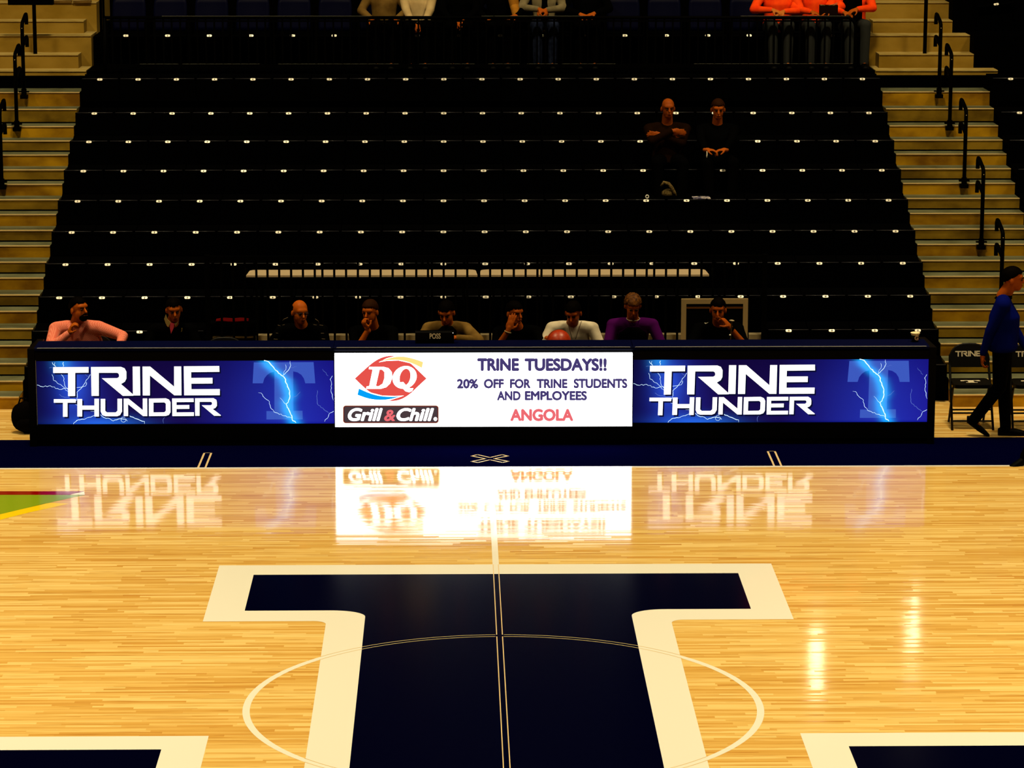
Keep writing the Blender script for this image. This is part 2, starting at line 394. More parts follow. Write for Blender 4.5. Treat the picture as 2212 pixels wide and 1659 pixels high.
BOLTS = [([(1660, 192), (1692, 200), (1720, 232), (1745, 262), (1790, 300), (1812, 325), (1815, 350), (1825, 375), (1840, 405), (1842, 440), (1838, 462), (1830, 485), (1815, 498), (1822, 520), (1840, 550), (1848, 570), (1857, 605), (1885, 630)], 5.5, 0),
 ([(1790, 300), (1815, 275), (1835, 255), (1848, 225), (1843, 195)], 2.6, 0), ([(1800, 295), (1803, 265), (1815, 245), (1810, 218)], 1.8, 0), ([(1848, 240), (1890, 236)], 1.2, 1),
 ([(1857, 597), (1800, 580), (1730, 553), (1705, 520), (1698, 480), (1660, 450), (1640, 420), (1620, 418)], 2.2, 0), ([(1815, 498), (1795, 480), (1770, 452)], 1.7, 0), ([(1850, 455), (1890, 440), (1915, 412)], 1.6, 1),
 ([(2140, 300), (2125, 325), (2135, 360), (2130, 400), (2140, 430), (2148, 472)], 2.2, 0), ([(2150, 548), (2118, 565), (2110, 590), (2085, 622)], 2.2, 0), ([(2113, 558), (2080, 535), (2035, 495), (2030, 440), (2035, 400)], 1.8, 1), ([(2112, 300), (2085, 270), (2070, 250)], 1.3, 1),
 ([(65, 363), (100, 375), (160, 370), (220, 395), (275, 385), (300, 420)], 2.2, 0), ([(170, 290), (180, 330), (230, 360), (260, 385), (285, 420)], 2, 0), ([(230, 285), (255, 320), (258, 360), (285, 400)], 2, 0),
 ([(250, 203), (246, 215), (252, 226), (248, 237)], 3.2, 0), ([(172, 205), (195, 237)], 2.4, 0), ([(190, 205), (186, 222), (200, 237)], 1.6, 0), ([(150, 243), (180, 243)], 1.2, 1),
 ([(440, 290), (410, 330), (380, 380), (345, 415), (345, 460)], 2.4, 0), ([(412, 345), (405, 372), (365, 380), (335, 388)], 2.0, 0), ([(395, 285), (425, 305), (440, 295)], 1.4, 1), ([(220, 430), (260, 450), (300, 458), (340, 452)], 2.0, 1),
 ([(345, 460), (335, 500), (380, 515), (430, 545), (468, 550)], 2.2, 0), ([(320, 638), (345, 612), (390, 605), (440, 590), (475, 575)], 2.8, 0),
 ([(500, 565), (530, 590), (575, 600), (600, 617), (650, 600), (690, 605), (700, 618)], 3, 0), ([(672+18*math.cos(a), 607+18*math.sin(a)) for a in [i*.7 for i in range(9)]], 1.6, 0),
 ([(715, 580), (760, 600), (790, 612), (820, 620), (820, 637)], 3.4, 0), ([(965, 590), (950, 610), (955, 635)], 1.8, 1)]
def letters_part(name, polys_list, mapfn, y, m, parent, dx=0, dz=0, org=(0, 0, 0)):
    b = MB()
    for polys in polys_list:
        P = [[(mapfn(p).x-org[0]+dx, mapfn(p).z-org[2]+dz) for p in L] for L in polys]
        vs, fs = curve_mesh(P); b.add([(v.x, y-org[1], v.y) for v in vs], fs)
    return b.build(name, m, parent)
def bolt_mesh(b, pts, wpx, mapfn, y, org, mi=0):
    random.seed(int(pts[0][0]*7+pts[0][1]))
    P = []
    for i in range(len(pts)-1):
        a, c = V(pts[i]), V(pts[i+1]); L = (c-a).length; n = max(1, int(L/11))
        for k in range(n):
            q = a.lerp(c, k/n)
            if k: q += V((random.uniform(-4.5, 4.5), random.uniform(-3.5, 3.5)))
            P.append(q)
    P.append(V(pts[-1]))
    Q = [mapfn(p) for p in P]; n = len(Q); vs = []; fs = []
    for i, q in enumerate(Q):
        t = Q[min(i+1, n-1)]-Q[max(i-1, 0)]; t.normalize(); nn = V((-t.z, 0, t.x))
        hw = wpx/3.253/224*(.65+.5*random.random())*(1 if i < n-1 else .35)*.62
        vs += [(q.x-org[0]-nn.x*hw, y-org[1], q.z-org[2]-nn.z*hw), (q.x-org[0]+nn.x*hw, y-org[1], q.z-org[2]+nn.z*hw)]
    for i in range(n-1): fs.append((2*i, 2*i+1, 2*i+3, 2*i+2))
    b.add(vs, fs, mi)
def table_base(name, xc, label, x0, x1, screen):        # local: x from centre
    t = empty(name, (xc, TY, 0), label, 'table', "scorer's tables along the sideline")
    a, b_ = x0-xc, x1-xc; sa, sb, z0, z1, fy = screen
    sa -= xc; sb -= xc
    m = MB(); m.box(a, b_, .03, .13, .0, .945); m.build('cabinet', M_CAB, t)
    m = MB()                                            # bezel around the screen
    m.box(a, sa, -.0+fy, .03, .06, .93); m.box(sb, b_, fy, .03, .06, .93)
    if z1 < .90: m.box(sa, sb, fy, .03, z1, .93)
    m.box(sa, sb, fy, .03, .06, z0)
    m.build('bezel', M_CAB, t)
    m = MB(); m.prism_x([(-.012, .945), (-.022, .955), (-.022, .972), (-.012, .983), (.335, .983), (.335, .945)], a, b_); m.build('top', M_NAVYTOP, t)
    m = MB(); m.tube([(a+.012, -.010, .968), (a+.035, -.0195, .977), (b_-.035, -.0195, .977), (b_-.012, -.010, .968)], .0038, 8); m.build('edge_glint', M_EDGE, t)  # thin pale tube drawn as the glint of the top edge
    m = MB(); m.box(a+.03, b_-.03, .13, .75, .72, .745); m.build('desk', M_CAB, t)
    m = MB(); m.box(a+.02, a+.06, .13, .72, 0, .72); m.box(b_-.06, b_-.02, .13, .72, 0, .72); m.build('support', M_CAB, t)
    return t
lt = table_base('scorers_table', LCX, "scorer's table with blue lightning screen, left of the white screen", -4.405, -1.512, (LX0, LX1, LZ0, LZ1, .004))
s = MB().box(LX0-LCX, LX1-LCX, .0055, .03, LZ0, LZ1).build('screen', M_STORM, lt)
org = (LCX, TY, 0)
letters_part('emblem', [[EMB]], c6, TY+.0045, M_EMBLEM, s, 0, 0, org)
b1 = MB()
for P, wpx, k in BOLTS: bolt_mesh(b1, P, wpx, c6, TY+.0035-k*.0002, org, k)
b1.build('lightning', [M_BOLT, M_BOLT2], s)
letters_part('lettering_shadow', TR+TH, c6, TY+.003, M_DARKSH, s, .014, -.016, org)
letters_part('lettering', TR+TH, c6, TY+.002, M_WHITELED, s, 0, 0, org)
MB().box(-1.4485, -1.4435, -.003, .006, .215, .852).build('edge_strip', mat('grey_strip', (.16, .17, .22), .4, .3), lt)
MB().prism_x([(-.01, 0), (.75, 0), (.75, .93), (-.01, .965)], -4.475-LCX, -4.408-LCX).build('end_panel', M_CAB, lt)
rtb = copy_tree(lt)
rtb.location.x = 1.4035+(4.285-1.4035)/2
for ch in list(rtb.children):
    if ch.name.startswith('end_panel'):
        ch.location.x = 2.9695
    if ch.name.startswith('edge_strip'): bpy.data.objects.remove(ch)
rtb['label'] = "scorer's table with blue lightning screen, right of the white screen"
CXc = -.055
ct = table_base('scorers_table', CXc, "middle scorer's table with the glowing white advertising screen", -1.509, 1.397, (-1.502, 1.394, .188, .914, -.012))
MC = dict(white=screen_mat('bright_white_led', (1, 1, 1), 4.4), red=screen_mat('red_led', (.80, .085, .07)), yel=screen_mat('yellow_led', (1.0, .72, .22), 1.1),
          blue=screen_mat('sky_blue_led', (.0, .36, .95)), ink=screen_mat('dark_violet_led', (.062, .045, .17)), pink=screen_mat('coral_led', (.86, .15, .17)),
          brown=screen_mat('brown_led', (.065, .042, .048)), edge=screen_mat('dark_red_led', (.17, .012, .01)), halo=screen_mat('cream_led', (1, .93, .66), 1.6))
s = MB().box(-1.502-CXc, 1.394-CXc, -.0105, .03, .188, .914).build('screen', MC['white'], ct)
org = (CXc, TY, 0)
def c7(p): return at(700+p[0]/3.16, 720+p[1]/3.16, TY)
def layer(name, polys_list, m, k): return letters_part(name, polys_list, c7, TY-.0105-.0009*k, MC[m], s, 0, 0, org)
LIPS = [(210, 307), (300, 224), (350, 185), (400, 160), (455, 150), (520, 158), (590, 200), (640, 250), (700, 307), (640, 362), (590, 412), (530, 450), (470, 463), (410, 455), (350, 425), (290, 385)]
def chaikin(P, keep, it=3):
    for _ in range(it):
        Q = []
        n_ = len(P)
        for i in range(n_):
            a, b = P[i], P[(i+1) % n_]
            Q.append(a if a in keep else (a[0]*.75+b[0]*.25, a[1]*.75+b[1]*.25))
            if b not in keep: Q.append((a[0]*.25+b[0]*.75, a[1]*.25+b[1]*.75))
        P = Q
    return P
LIPS = chaikin(LIPS, ((210, 307), (700, 307)))
layer('emblem_lips', [[LIPS]], 'red', 1)
layer('emblem_gap', [[[(374, 196), (430, 168), (500, 150), (580, 152), (660, 178), (690, 190), (678, 245), (640, 228), (585, 201), (510, 184), (430, 186)]], [[(232, 360), (222, 425), (300, 452), (385, 462), (450, 456), (545, 424), (480, 426), (400, 424), (325, 405)]]], 'white', 2)
layer('emblem_yellow', [[chaikin([(382, 190), (430, 171), (500, 156), (560, 158), (640, 180), (677, 195), (668, 235), (640, 220), (580, 194), (505, 178), (430, 181)], ((382, 190), (677, 195), (668, 235)))]], 'yel', 3)
layer('emblem_blue', [[chaikin([(238, 375), (228, 418), (300, 445), (380, 455), (450, 449), (530, 427), (480, 432), (400, 430), (320, 412)], ((238, 375), (228, 418), (530, 427)))]], 'blue', 3)
def ell(cx, cy, rx, ry, sh, n=28):
    return [(cx+rx*math.cos(2*math.pi*i/n)-sh*ry*math.sin(2*math.pi*i/n), cy+ry*math.sin(2*math.pi*i/n)) for i in range(n)]
layer('emblem_letters', [[[(308, 227), (405, 227), (440, 236), (463, 262), (466, 300), (452, 340), (425, 366), (388, 377), (287, 377), (291, 361), (309, 358), (332, 245), (306, 243)], [(379, 245), (396, 246), (412, 262), (412, 305), (400, 342), (372, 360), (354, 358)]],
    [ell(550, 299, 82, 78, .12), ell(553, 298, 37, 58, .14)], [[(505, 335), (540, 330), (568, 362), (590, 374), (610, 372), (602, 392), (582, 401), (556, 394), (530, 366)]]], 'white', 4)
def rrect(x0, y0, x1, y1, r, n=6):
    P = []
    for cx, cy, a in ((x1-r, y1-r, 0), (x0+r, y1-r, 90), (x0+r, y0+r, 180), (x1-r, y0+r, 270)):
        P += [(cx+r*math.cos(math.radians(a+90*i/n)), cy+r*math.sin(math.radians(a+90*i/n))) for i in range(n+1)]
    return P
layer('badge_halo', [[rrect(122, 484, 790, 620, 24)]], 'halo', 1)
layer('badge_rim', [[rrect(131, 492, 781, 611, 18)]], 'edge', 2)
layer('badge', [[rrect(137, 498, 775, 605, 14)]], 'brown', 3)
def word(txt, x0, x1, y0, y1, m, k, bold=.02, shear=0, name='lettering', par=None):
    vs, fs = text_mesh(txt, bold, shear); q = fit(vs, x0, x1, -y1, -y0)
    bb = MB(); bb.add([((c7((x, -z)).x-org[0]), -.0105-.0009*k, c7((x, -z)).z) for x, z in q], fs)
    return bb.build(name, MC[m], par or s)
for a in (('TRINE', 1045, 1332, 168, 256), ('TUESDAYS!!', 1368, 1930, 168, 257), ('20%', 906, 1053, 309, 376), ('OFF', 1090, 1228, 309, 375), ('FOR', 1268, 1410, 309, 375), ('TRINE', 1450, 1662, 309, 374), ('STUDENTS', 1703, 2070, 307, 374), ('AND', 1180, 1342, 392, 457), ('EMPLOYEES', 1370, 1795, 391, 457)):
    word(*a, 'ink', 2, .056 if a[4]-a[3] > 80 else .054)
word('ANGOLA', 1270, 1702, 513, 599, 'pink', 2, .058)
word('Grill', 163, 400, 508, 597, 'white', 5, .035, .25); word('Chill', 495, 750, 508, 597, 'white', 5, .035, .25)
word('&', 410, 487, 520, 598, 'pink', 5, .03, .15)
layer('badge_ring', [[ell(760, 583, 12, 13, 0, 20), ell(760, 583, 9, 10, 0, 20)]], 'white', 5); word('R', 755, 766, 577, 590, 'white', 5, .02)
# ================================================================ BLEACHERS
def rowY(k): return 11.272+.608*k if k < 8 else 16.18
def rowZ(k): return .6623+.2647*k if k < 8 else 2.854
def deckZ(k): return rowZ(k)-.165 if k >= -1 else 0.0
def noseY(k): return rowY(k)+.09
SP = .4572
AL = (-6.14, -4.83); AR = (4.835, 6.13)
ORD = ['first', 'second', 'third', 'fourth', 'fifth', 'sixth', 'seventh', 'eighth', 'ninth', 'tenth']
REC = 2.97
for k in range(-1, 9):
    y0, y1 = noseY(k), (noseY(k+1) if k < 8 else 16.75)
    z, zl = deckZ(k), deckZ(k-1)
    t = empty('bleacher_platform', (0, y0, 0), 'stepped bleacher platform carrying the %s row of seats below the guard rail' % ORD[8-k], 'bleacher platform', 'bleacher platforms')
    def part(name, m, boxes):
        b = MB()
        for x0, x1, ya, yb, za, zb in boxes: b.box(x0, x1, ya-y0, yb-y0, za, zb)
        return b.build(name, m, t)
    spans = [(AL[1], AR[0])] if k > 0 else [(AL[1], -REC), (REC, AR[0])]
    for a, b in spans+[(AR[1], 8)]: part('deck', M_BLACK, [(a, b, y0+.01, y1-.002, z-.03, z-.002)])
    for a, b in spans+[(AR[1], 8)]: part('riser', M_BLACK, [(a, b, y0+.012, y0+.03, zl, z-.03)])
    for (a, b), side in ((AL, 'left'), (AR, 'right')):
        part('aisle_tread', M_TREAD, [(a, b, y0+.022, y1+.002, z-.03, z)])
        part('aisle_nosing', M_NOSE, [(a, b, y0-.004, y0+.022, z-.008, z+.0015)])
        part('aisle_riser', M_RISER, [(a, b, y0+.004, y0+.03, zl+.012, z-.008)])
        part('riser_gap', M_BLACK, [(a, b, y0+.012, y0+.03, zl-.002, zl+.012)])
        if k < 8:
            ys = noseY(k+1)-.322; zs = z+(deckZ(k+1)-z)*.502
            part('aisle_step', M_RISER2, [(a, b, ys+.006, y1+.003, z+.018, zs-.010)])
            part('step_gap', M_BLACK, [(a, b, ys+.016, y1, z-.001, z+.018)])
            part('step_tread', M_TREAD, [(a, b, ys+.02, y1+.003, zs-.010, zs)])
            part('step_nosing', M_NOSE, [(a, b, ys-.002, ys+.02, zs-.010, zs+.001)])
            part('step_groove', M_GROOVE, [(a, b, ys+f_, ys+f_+.012, zs, zs+.0006) for f_ in (.075, .125, .175)])
for (a, b), side in ((AL, 'left'), (AR, 'right')):
    t = empty('floor_step', (a, 10.43, 0), 'lowest brown step of the %s aisle, standing on the wooden floor' % side, 'step', 'aisle floor steps')
    L = b-a
    MB().box(0, L, .004, .335, 0, .121).build('riser_box', M_RISER, t)
    MB().box(0, L, .02, .335, .121, .130).build('tread', M_TREAD, t)
    MB().box(0, L, -.002, .02, .120, .131).build('nosing', M_NOSE, t)
    m = MB()
    for f_ in (.09, .15, .21): m.box(0, L, f_, f_+.012, .130, .1306)
    m.build('groove', M_GROOVE, t)

# ---- seats
NUM = {}
for i in range(1, 22):
    vs, fs = text_mesh(str(i), .035 if i < 10 else .016)
    hh = .019; ww = hh*.62*(1 if i < 10 else 1.9)
    if i == 1: ww *= .5
    q = fit3(vs, -ww/2, ww/2, -hh/2, hh/2)
    NUM[i] = MB().add([(x, -.0142+.64*z-e, -.0004+.77*z) for x, z, e in q], fs).build('numeral', M_INK)
    COL.objects.unlink(NUM[i])
def make_seat():
    t = empty('bleacher_chair', (0, 0, 0), '', 'seat', 'numbered bleacher seats')
    hw = .2245
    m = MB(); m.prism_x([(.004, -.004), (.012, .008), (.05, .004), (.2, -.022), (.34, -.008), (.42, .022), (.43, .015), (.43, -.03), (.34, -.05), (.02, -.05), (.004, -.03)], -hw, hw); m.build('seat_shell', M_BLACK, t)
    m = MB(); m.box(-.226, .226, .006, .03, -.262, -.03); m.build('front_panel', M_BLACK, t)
    m = MB(); m.tube([(-.212, .0055, .0045), (.212, .0055, .0045)], .0048, 8); m.build('front_lip', M_LIP, t, smooth=True)  # separate paler, glossy strip added for the glint on the seat edge
    p = MB()
    out = rrect(-.0315, -.0155, .0315, .0155, .0135, 5); n = len(out)
    p.add([(x, -.013+.64*z, -.001+.77*z) for x, z in out]+[(x, -.002+.64*z, -.008+.77*z) for x, z in out], [tuple(range(n))[::-1], tuple(range(n, 2*n))]+[(i, (i+1) % n, n+(i+1) % n, n+i) for i in range(n)])
    p.build('number_plate', M_PLATE, t)
    return t
seat0 = make_seat(); used = False
def put_seat(x, y, z, num, label):
    global used
    if not used: s = seat0; used = True
    else: s = copy_tree(seat0)
    s.location = (x, y, z); s['label'] = label
    pl = [c for c in s.children if c.name.startswith('number_plate')][0]
    d = NUM[num].copy(); COL.objects.link(d); d.parent = pl
    return s
for k in range(-1, 9):
    for i in range(1, 22):
        if k == -1 and i not in (1, 21): continue
        if k == 0 and 5 <= i <= 17: continue
        w_ = 'row' if k >= 0 else 'row'
        put_seat((i-11)*SP, rowY(k), rowZ(k), i, 'black bleacher seat with plate number %d in the %s row below the guard rail' % (i, ORD[8-k]))
    put_seat(6.36, rowY(k), rowZ(k), 1, 'black bleacher seat right of the right aisle, in the %s row down' % ORD[8-k])

# ---- concrete stand above
t = empty('concrete_stand', (0, 16.75, 0), None, None); tag(t, kind='structure')
def cpart(name, m, x0, x1, ya, yb, za, zb):
    return MB().box(x0, x1, ya-16.75, yb-16.75, za, zb).build(name, m, t)
CS = [(16.72, 2.905), (17.02, 3.075), (17.34, 3.282), (17.66, 3.435), (17.98, 3.640), (18.3, 3.82), (18.6, 3.98)]
for (a, b), sd in ((AL, -1), (AR, 1)):
    for i, (y, z) in enumerate(CS):
        y2 = CS[i+1][0] if i+1 < len(CS) else 19.2
        a1, b1_ = a, b
        if i in (1, 3) and sd < 0: b1_ = b-.095
        if i in (1, 3) and sd > 0: a1 = a+.05
        if sd < 0 and i not in (1, 3): b1_ = b+.03
        if sd > 0 and i not in (1, 3): a1 = a-.03
        if sd > 0: b1_ = {0: 6.30, 1: 6.05, 2: 6.05, 3: 5.88, 4: 5.88}.get(i, 5.88)
        cpart('concrete_step', M_CONC, a1, b1_, y+.01, y2+.3, 2.6 if i else z-.06, z-.012)
        cpart('step_edge', M_CONCN, a1, b1_, y, y2+.3, z-.012, z)
cpart('slab', M_BLACK, AL[1], AR[0], 16.78, 19.2, 2.5, 2.895)
cpart('fascia', M_BLACK, -7, 8, 16.76, 16.80, 2.4, 2.85)
cpart('upper_terrace', M_BLACK, AL[1], AR[0], 17.55, 19.2, 2.895, 3.25)
cpart('side_block', M_BLACK, 6.05, 9, 17.04, 20, 2.5, 3.30); cpart('side_block', M_BLACK, 5.88, 9, 17.68, 20, 3.3, 4.4)
wall = MB().box(-16, 16, 33, 33.3, 0, 14).build('wall_back', mat('dark_back_wall', (.002, .0016, .001), .9, .02)); tag(wall, kind='structure')

# ---- upper seats behind the guard rail
def upper_seat():
    t = empty('stadium_chair', (0, 0, 0), '', 'seat', 'blue chairs behind the guard rail')
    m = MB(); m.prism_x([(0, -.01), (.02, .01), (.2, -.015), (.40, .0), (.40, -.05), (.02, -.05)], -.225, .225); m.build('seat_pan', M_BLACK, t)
    m = MB(); n = 10; secs = []
    rows = []
    for j in range(8):
        zz = .02+.40*j/7; hw = .205 if j < 6 else (.20 if j == 6 else .19)
        yy = .40+.10*j/7
        bow = lambda u: (.02*(1-u*u) if j == 7 else 0)
        rows.append([(hw*u, yy+.03*u*u*-1, zz+bow(u)) for u in [i/5-1 for i in range(11)]])
    vs = [p for r in rows for p in r]+[(x, y+.03, z) for r in rows for x, y, z in r]; o = 88; fs = []
    for j in range(7):
        for i in range(10):
            a = j*11+i; fs += [(a, a+1, a+12, a+11), (o+a+11, o+a+12, o+a+1, o+a)]
    for i in range(10): fs += [(77+i, 78+i, o+78+i, o+77+i), (i+1, i, o+i, o+i+1)]
    for j in range(7): fs += [(j*11, (j+1)*11, o+(j+1)*11, o+j*11), ((j+1)*11+10, j*11+10, o+j*11+10, o+(j+1)*11+10)]
    m.add(vs, fs); m.build('backrest', M_SEATBLUE, t, smooth=True)
    for sx in (-1, 1): MB().box(sx*.235-.015, sx*.235+.015, .05, .42, -.40, .16).build('standard', M_BLACK, t)
    out = rrect(-.0315, -.0125, .0315, .0125, .0115, 5); n = len(out); p = MB()
    p.add([(x, -.004+.64*z, z) for x, z in out]+[(x, .006+.64*z, z-.004) for x, z in out], [tuple(range(n))[::-1], tuple(range(n, 2*n))]+[(i, (i+1) % n, n+(i+1) % n, n+i) for i in range(n)])
    p.build('number_plate', M_PLATE, t)
    return t
us0 = upper_seat(); UY = 17.06; UZ = 3.302
u0 = at(272, 78, UY); u1 = at(632, 78, UY); ustep = (u1.x-u0.x)/4
UX = [u0.x+ustep*i for i in range(18)]
for i, x in enumerate(UX):
    s_ = us0 if i == 0 else copy_tree(us0)
    s_.location = (x, UY, UZ); s_['label'] = 'dark blue stadium chair behind the guard rail, number %d counted from the left end' % (i+1)
    pl = [c for c in s_.children if c.name.startswith('number_plate')][0]
    d = NUM[i+1].copy(); COL.objects.link(d); d.parent = pl; d.location.y = -.002
s_ = copy_tree(us0); p_ = at(2152, 9, 17.6); s_.location = p_; s_.rotation_euler.y = -.12
s_['label'] = 'dark stadium chair at the upper right edge, with a tilted number plate'
pl = [c for c in s_.children if c.name.startswith('number_plate')][0]; d = NUM[1].copy(); COL.objects.link(d); d.parent = pl; d.location.y = -.002

# ---- guard rail
GY = 16.66
gl, gr = at(226, 38, GY), at(1849, 38, GY)
t = empty('guard_rail', (0, GY, 0), 'long black picket guard rail along the front of the upper chairs', 'railing')
ztop = gr.z
m = MB(); R_ = .12
arc = [(gr.x-R_+R_*math.sin(a), 0, ztop-R_+R_*math.cos(a)) for a in [i*math.pi/2/8 for i in range(9)]]
m.tube([(gl.x, 0, ztop)]+arc+[(gr.x, 0, 2.70)], .021, 10); m.tube([(gl.x, 0, ztop), (gl.x, 0, 2.70)], .021, 10)
m.build('top_rail', M_RAIL, t, smooth=True)
m = MB()
xs = lambda x: at(x, 36, GY).x
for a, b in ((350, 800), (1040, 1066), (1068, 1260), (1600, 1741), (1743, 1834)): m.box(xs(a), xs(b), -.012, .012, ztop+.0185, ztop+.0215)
m.build('top_glint', M_RAILGLINT, t)  # painted glint: broken pale strips along the top rail
zb = at(1000, 138, GY).z
m = MB(); m.box(gl.x, gr.x, -.015, .015, zb-.05, zb); m.box(gl.x, gr.x, -.012, .012, ztop-.05, ztop-.03); m.build('bottom_rail', M_RAIL, t)
m = MB()
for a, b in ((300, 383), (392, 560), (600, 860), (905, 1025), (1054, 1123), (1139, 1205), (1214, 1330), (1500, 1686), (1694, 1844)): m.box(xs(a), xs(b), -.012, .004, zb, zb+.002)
m.build('bottom_glint', M_RAILGLINT, t)  # light catching the lower rail, laid on as pale strips
pk = at(885.3, 50, GY).x; pitch = (at(922, 50, GY).x-pk)/2
i = int((gl.x-pk)/pitch); x = pk+i*pitch
while x < gr.x-.03:
    if x > gl.x+.03: MB().box(x-.0105, x+.0105, -.01, .01, zb-.01, ztop-.02).build('picket', M_RAIL, t)
    x += pitch

# ---- black picket railing and press tables in the recess
RY = 11.20
t = empty('picket_railing', (0, RY, 0), 'black picket railing behind the row of seated officials', 'railing')
zt_ = at(1000, 552, RY).z; zb_ = .40
x0, x1 = -2.93, 2.93
m = MB(); m.box(x0, x1, -.02, .02, zt_-.04, zt_); m.build('top_rail', M_RAIL, t)
m = MB(); m.box(x0, x1, -.015, .015, zb_, zb_+.04); m.build('bottom_rail', M_RAIL, t)
gaps = [(532, 552), (557, 576), (581, 601), (606.5, 627), (632, 652.5), (657.5, 678), (683, 694.4), (699.6, 720), (725, 745.5), (750.6, 771), (776, 796.6), (802, 820), (825.3, 846), (851, 871.4), (876.4, 897), (902, 922.2), (927.2, 930.8), (935.8, 956.2), (961, 981.7), (987, 1007), (1012, 1032.5), (1037.8, 1056.3), (1061.3, 1082), (1087, 1107.2), (1112.4, 1132.7), (1138, 1158), (1163.5, 1167), (1172, 1192), (1197.4, 1217.7), (1222.7, 1243), (1248.2, 1268.6), (1273.6, 1292), (1297, 1317.4), (1322.6, 1343), (1348.2, 1368.5), (1373.7, 1393.8), (1399, 1410), (1415.3, 1435.6), (1440.8, 1461), (1466.2, 1486.5), (1491.7, 1512), (1517, 1537)]
cen = [(gaps[i][1]+gaps[i+1][0])/2 for i in range(len(gaps)-1)]
cen = [532-2.5-25.5*i for i in range(3)][::-1]+cen+[1539.5+25.5*i for i in range(4)]
for c in cen:
    x = at(c, 640, RY).x; MB().box(x-.0118, x+.0118, -.01, .01, zb_+.03, zt_-.03).build('picket', M_RAIL, t)
for x in (x0, x1): MB().box(x-.025, x+.025, -.025, .025, .402, zt_+.01).build('post', M_RAIL, t)
# cream strip at the foot of the railing
ya, yb = 11.24, 11.34
b = MB(); b.box(at(553, 727, ya).x, at(1650, 727, ya).x, ya, yb+.02, at(1000, 732.5, ya).z-.01, at(1000, 732.5, ya).z+.042)
tag(b.build('kick_board', mat('pale_board', (.21, .17, .10), .7, .05), None, (0, ya, 0)), 'long low pale board seen through the foot of the picket railing', 'board')
for xa, xb, nm in ((532, 1031.5, 'left'), (1036, 1532, 'right')):
    yf = 11.36; zf = at(1000, 594, yf).z
    t = empty('press_table', (at((xa+xb)/2, 594, yf).x, yf, zf), 'long cream press table top behind the black pickets, the %s one of two' % nm, 'table', 'cream press tables')
    d = 0.0
    yb_ = yf+.01
    for _ in range(30):
        yb_ += .012
        if ((at(1000, 580.5, yb_).z) <= zf): break
    hw = (at(xb, 594, yf).x-at(xa, 594, yf).x)/2; D = yb_-yf; r = .07
    hb = hw-.015
    out = [(-hw, 0), (hw, 0)]+[(hb+.0, D-r)]+[(hb-r+r*math.cos(a), D-r+r*math.sin(a)) for a in (.5, 1.0, 1.57)]+[(-hb+r-r*math.cos(a), D-r+r*math.sin(a)) for a in (1.57, 1.0, .5)]+[(-hb, D-r)]
    n = len(out); m = MB(); m.add([(x, y, 0) for x, y in out]+[(x, y, -.02) for x, y in out], [tuple(range(n)), tuple(range(n, 2*n))[::-1]]+[(i, n+i, n+(i+1) % n, (i+1) % n) for i in range(n)])
    m.build('table_top', M_CREAMTOP, t)
    for sx in (-1, 1):
        m = MB()
        for yy in (.05, D-.05): m.box(sx*(hw-.15)-.012, sx*(hw-.15)+.012, yy-.012, yy+.012, .402-zf, -.02)
        m.build('leg_frame', M_RAIL, t)

# ---- aisle handrails
def handrail(base, hgt, side, label, twin=True, lean=0.0):
    t = empty('handrail', base, label, 'handrail', 'black aisle handrails')
    m = MB()
    s_ = side
    m.tube([(0, 0, 0), (0, 0, hgt-.05), (0, .012, hgt-.015), (0, .05, hgt+.01), (0, .30, hgt+.075), (0, .36, hgt+.08), (0, .39, hgt+.05), (0, .39, hgt-.045)], .0225, 10)
    m.build('post', M_RAIL, t, smooth=True)
    m = MB(); z1 = hgt-.27
    m.tube([(0, 0, z1), (0, .05, z1+.01), (0, .30, z1+.075), (0, .36, z1+.08), (0, .39, z1+.05), (0, .39, z1-.045)], .0225, 10); m.build('lower_rail', M_RAIL, t, smooth=True)
    m = MB(); m.box(-.045, .045, -.04, .04, 0, .045); m.box(-.06, .06, -.025, .025, .075, .09); m.tube([(0, 0, .04), (0, 0, .12)], .032, 10); m.build('socket', M_RAIL, t)
    m = MB(); m.ell((0, -.022, hgt-.06), (.005, .004, .005), seg=8, rings=6); m.build('bolt', M_NOSE, t)
    return t
for xx, k, side, pos in ((5.46, 9, 1, 'topmost of the right aisle'), (5.50, 7, 1, 'second from the top in the right aisle'), (5.49, 5, 1, 'third from the top in the right aisle'), (5.50, 3, 1, 'fourth from the top in the right aisle'), (5.52, 1, 1, 'lowest in the right aisle, by the walking man'),
                 (-5.44, 9, -1, 'topmost of the left aisle'), (-5.45, 7, -1, 'second from the top in the left aisle'), (-5.47, 5, -1, 'at the left edge of the photo, third from the top')):
    y = noseY(k)-.035 if k < 9 else 16.20; z = deckZ(k)-.05 if k < 9 else 2.62
    handrail((xx+side*.045, y, z), .90, side, 'black cane-shaped handrail, '+pos)
pb = at(1998, 117, 17.1)
t = MB().tube([(0, 0, 0), (0, 0, 1.15)], .0235, 10).build('pole', M_RAIL); t.location = (pb.x, 17.12, 3.075); tag(t, 'straight black pole on the right concrete steps', 'pole')
pb = at(76, 119, 17.1); p2 = at(18, 6, 17.1); p3 = at(115, 6, 17.1)
t = empty('barrier_post', (pb.x, 17.12, 3.075), 'black post with a thick bar across its top on the left concrete steps', 'post')
MB().tube([(0, 0, 0), (0, 0, .62)], .0235, 10).build('post', M_RAIL, t)
MB().box(p2.x-pb.x, p3.x-pb.x, -.06, .06, at(60, 10.5, 17.1).z-3.075, at(60, -16, 17.1).z-3.075).build('crossbar', M_RAIL, t)
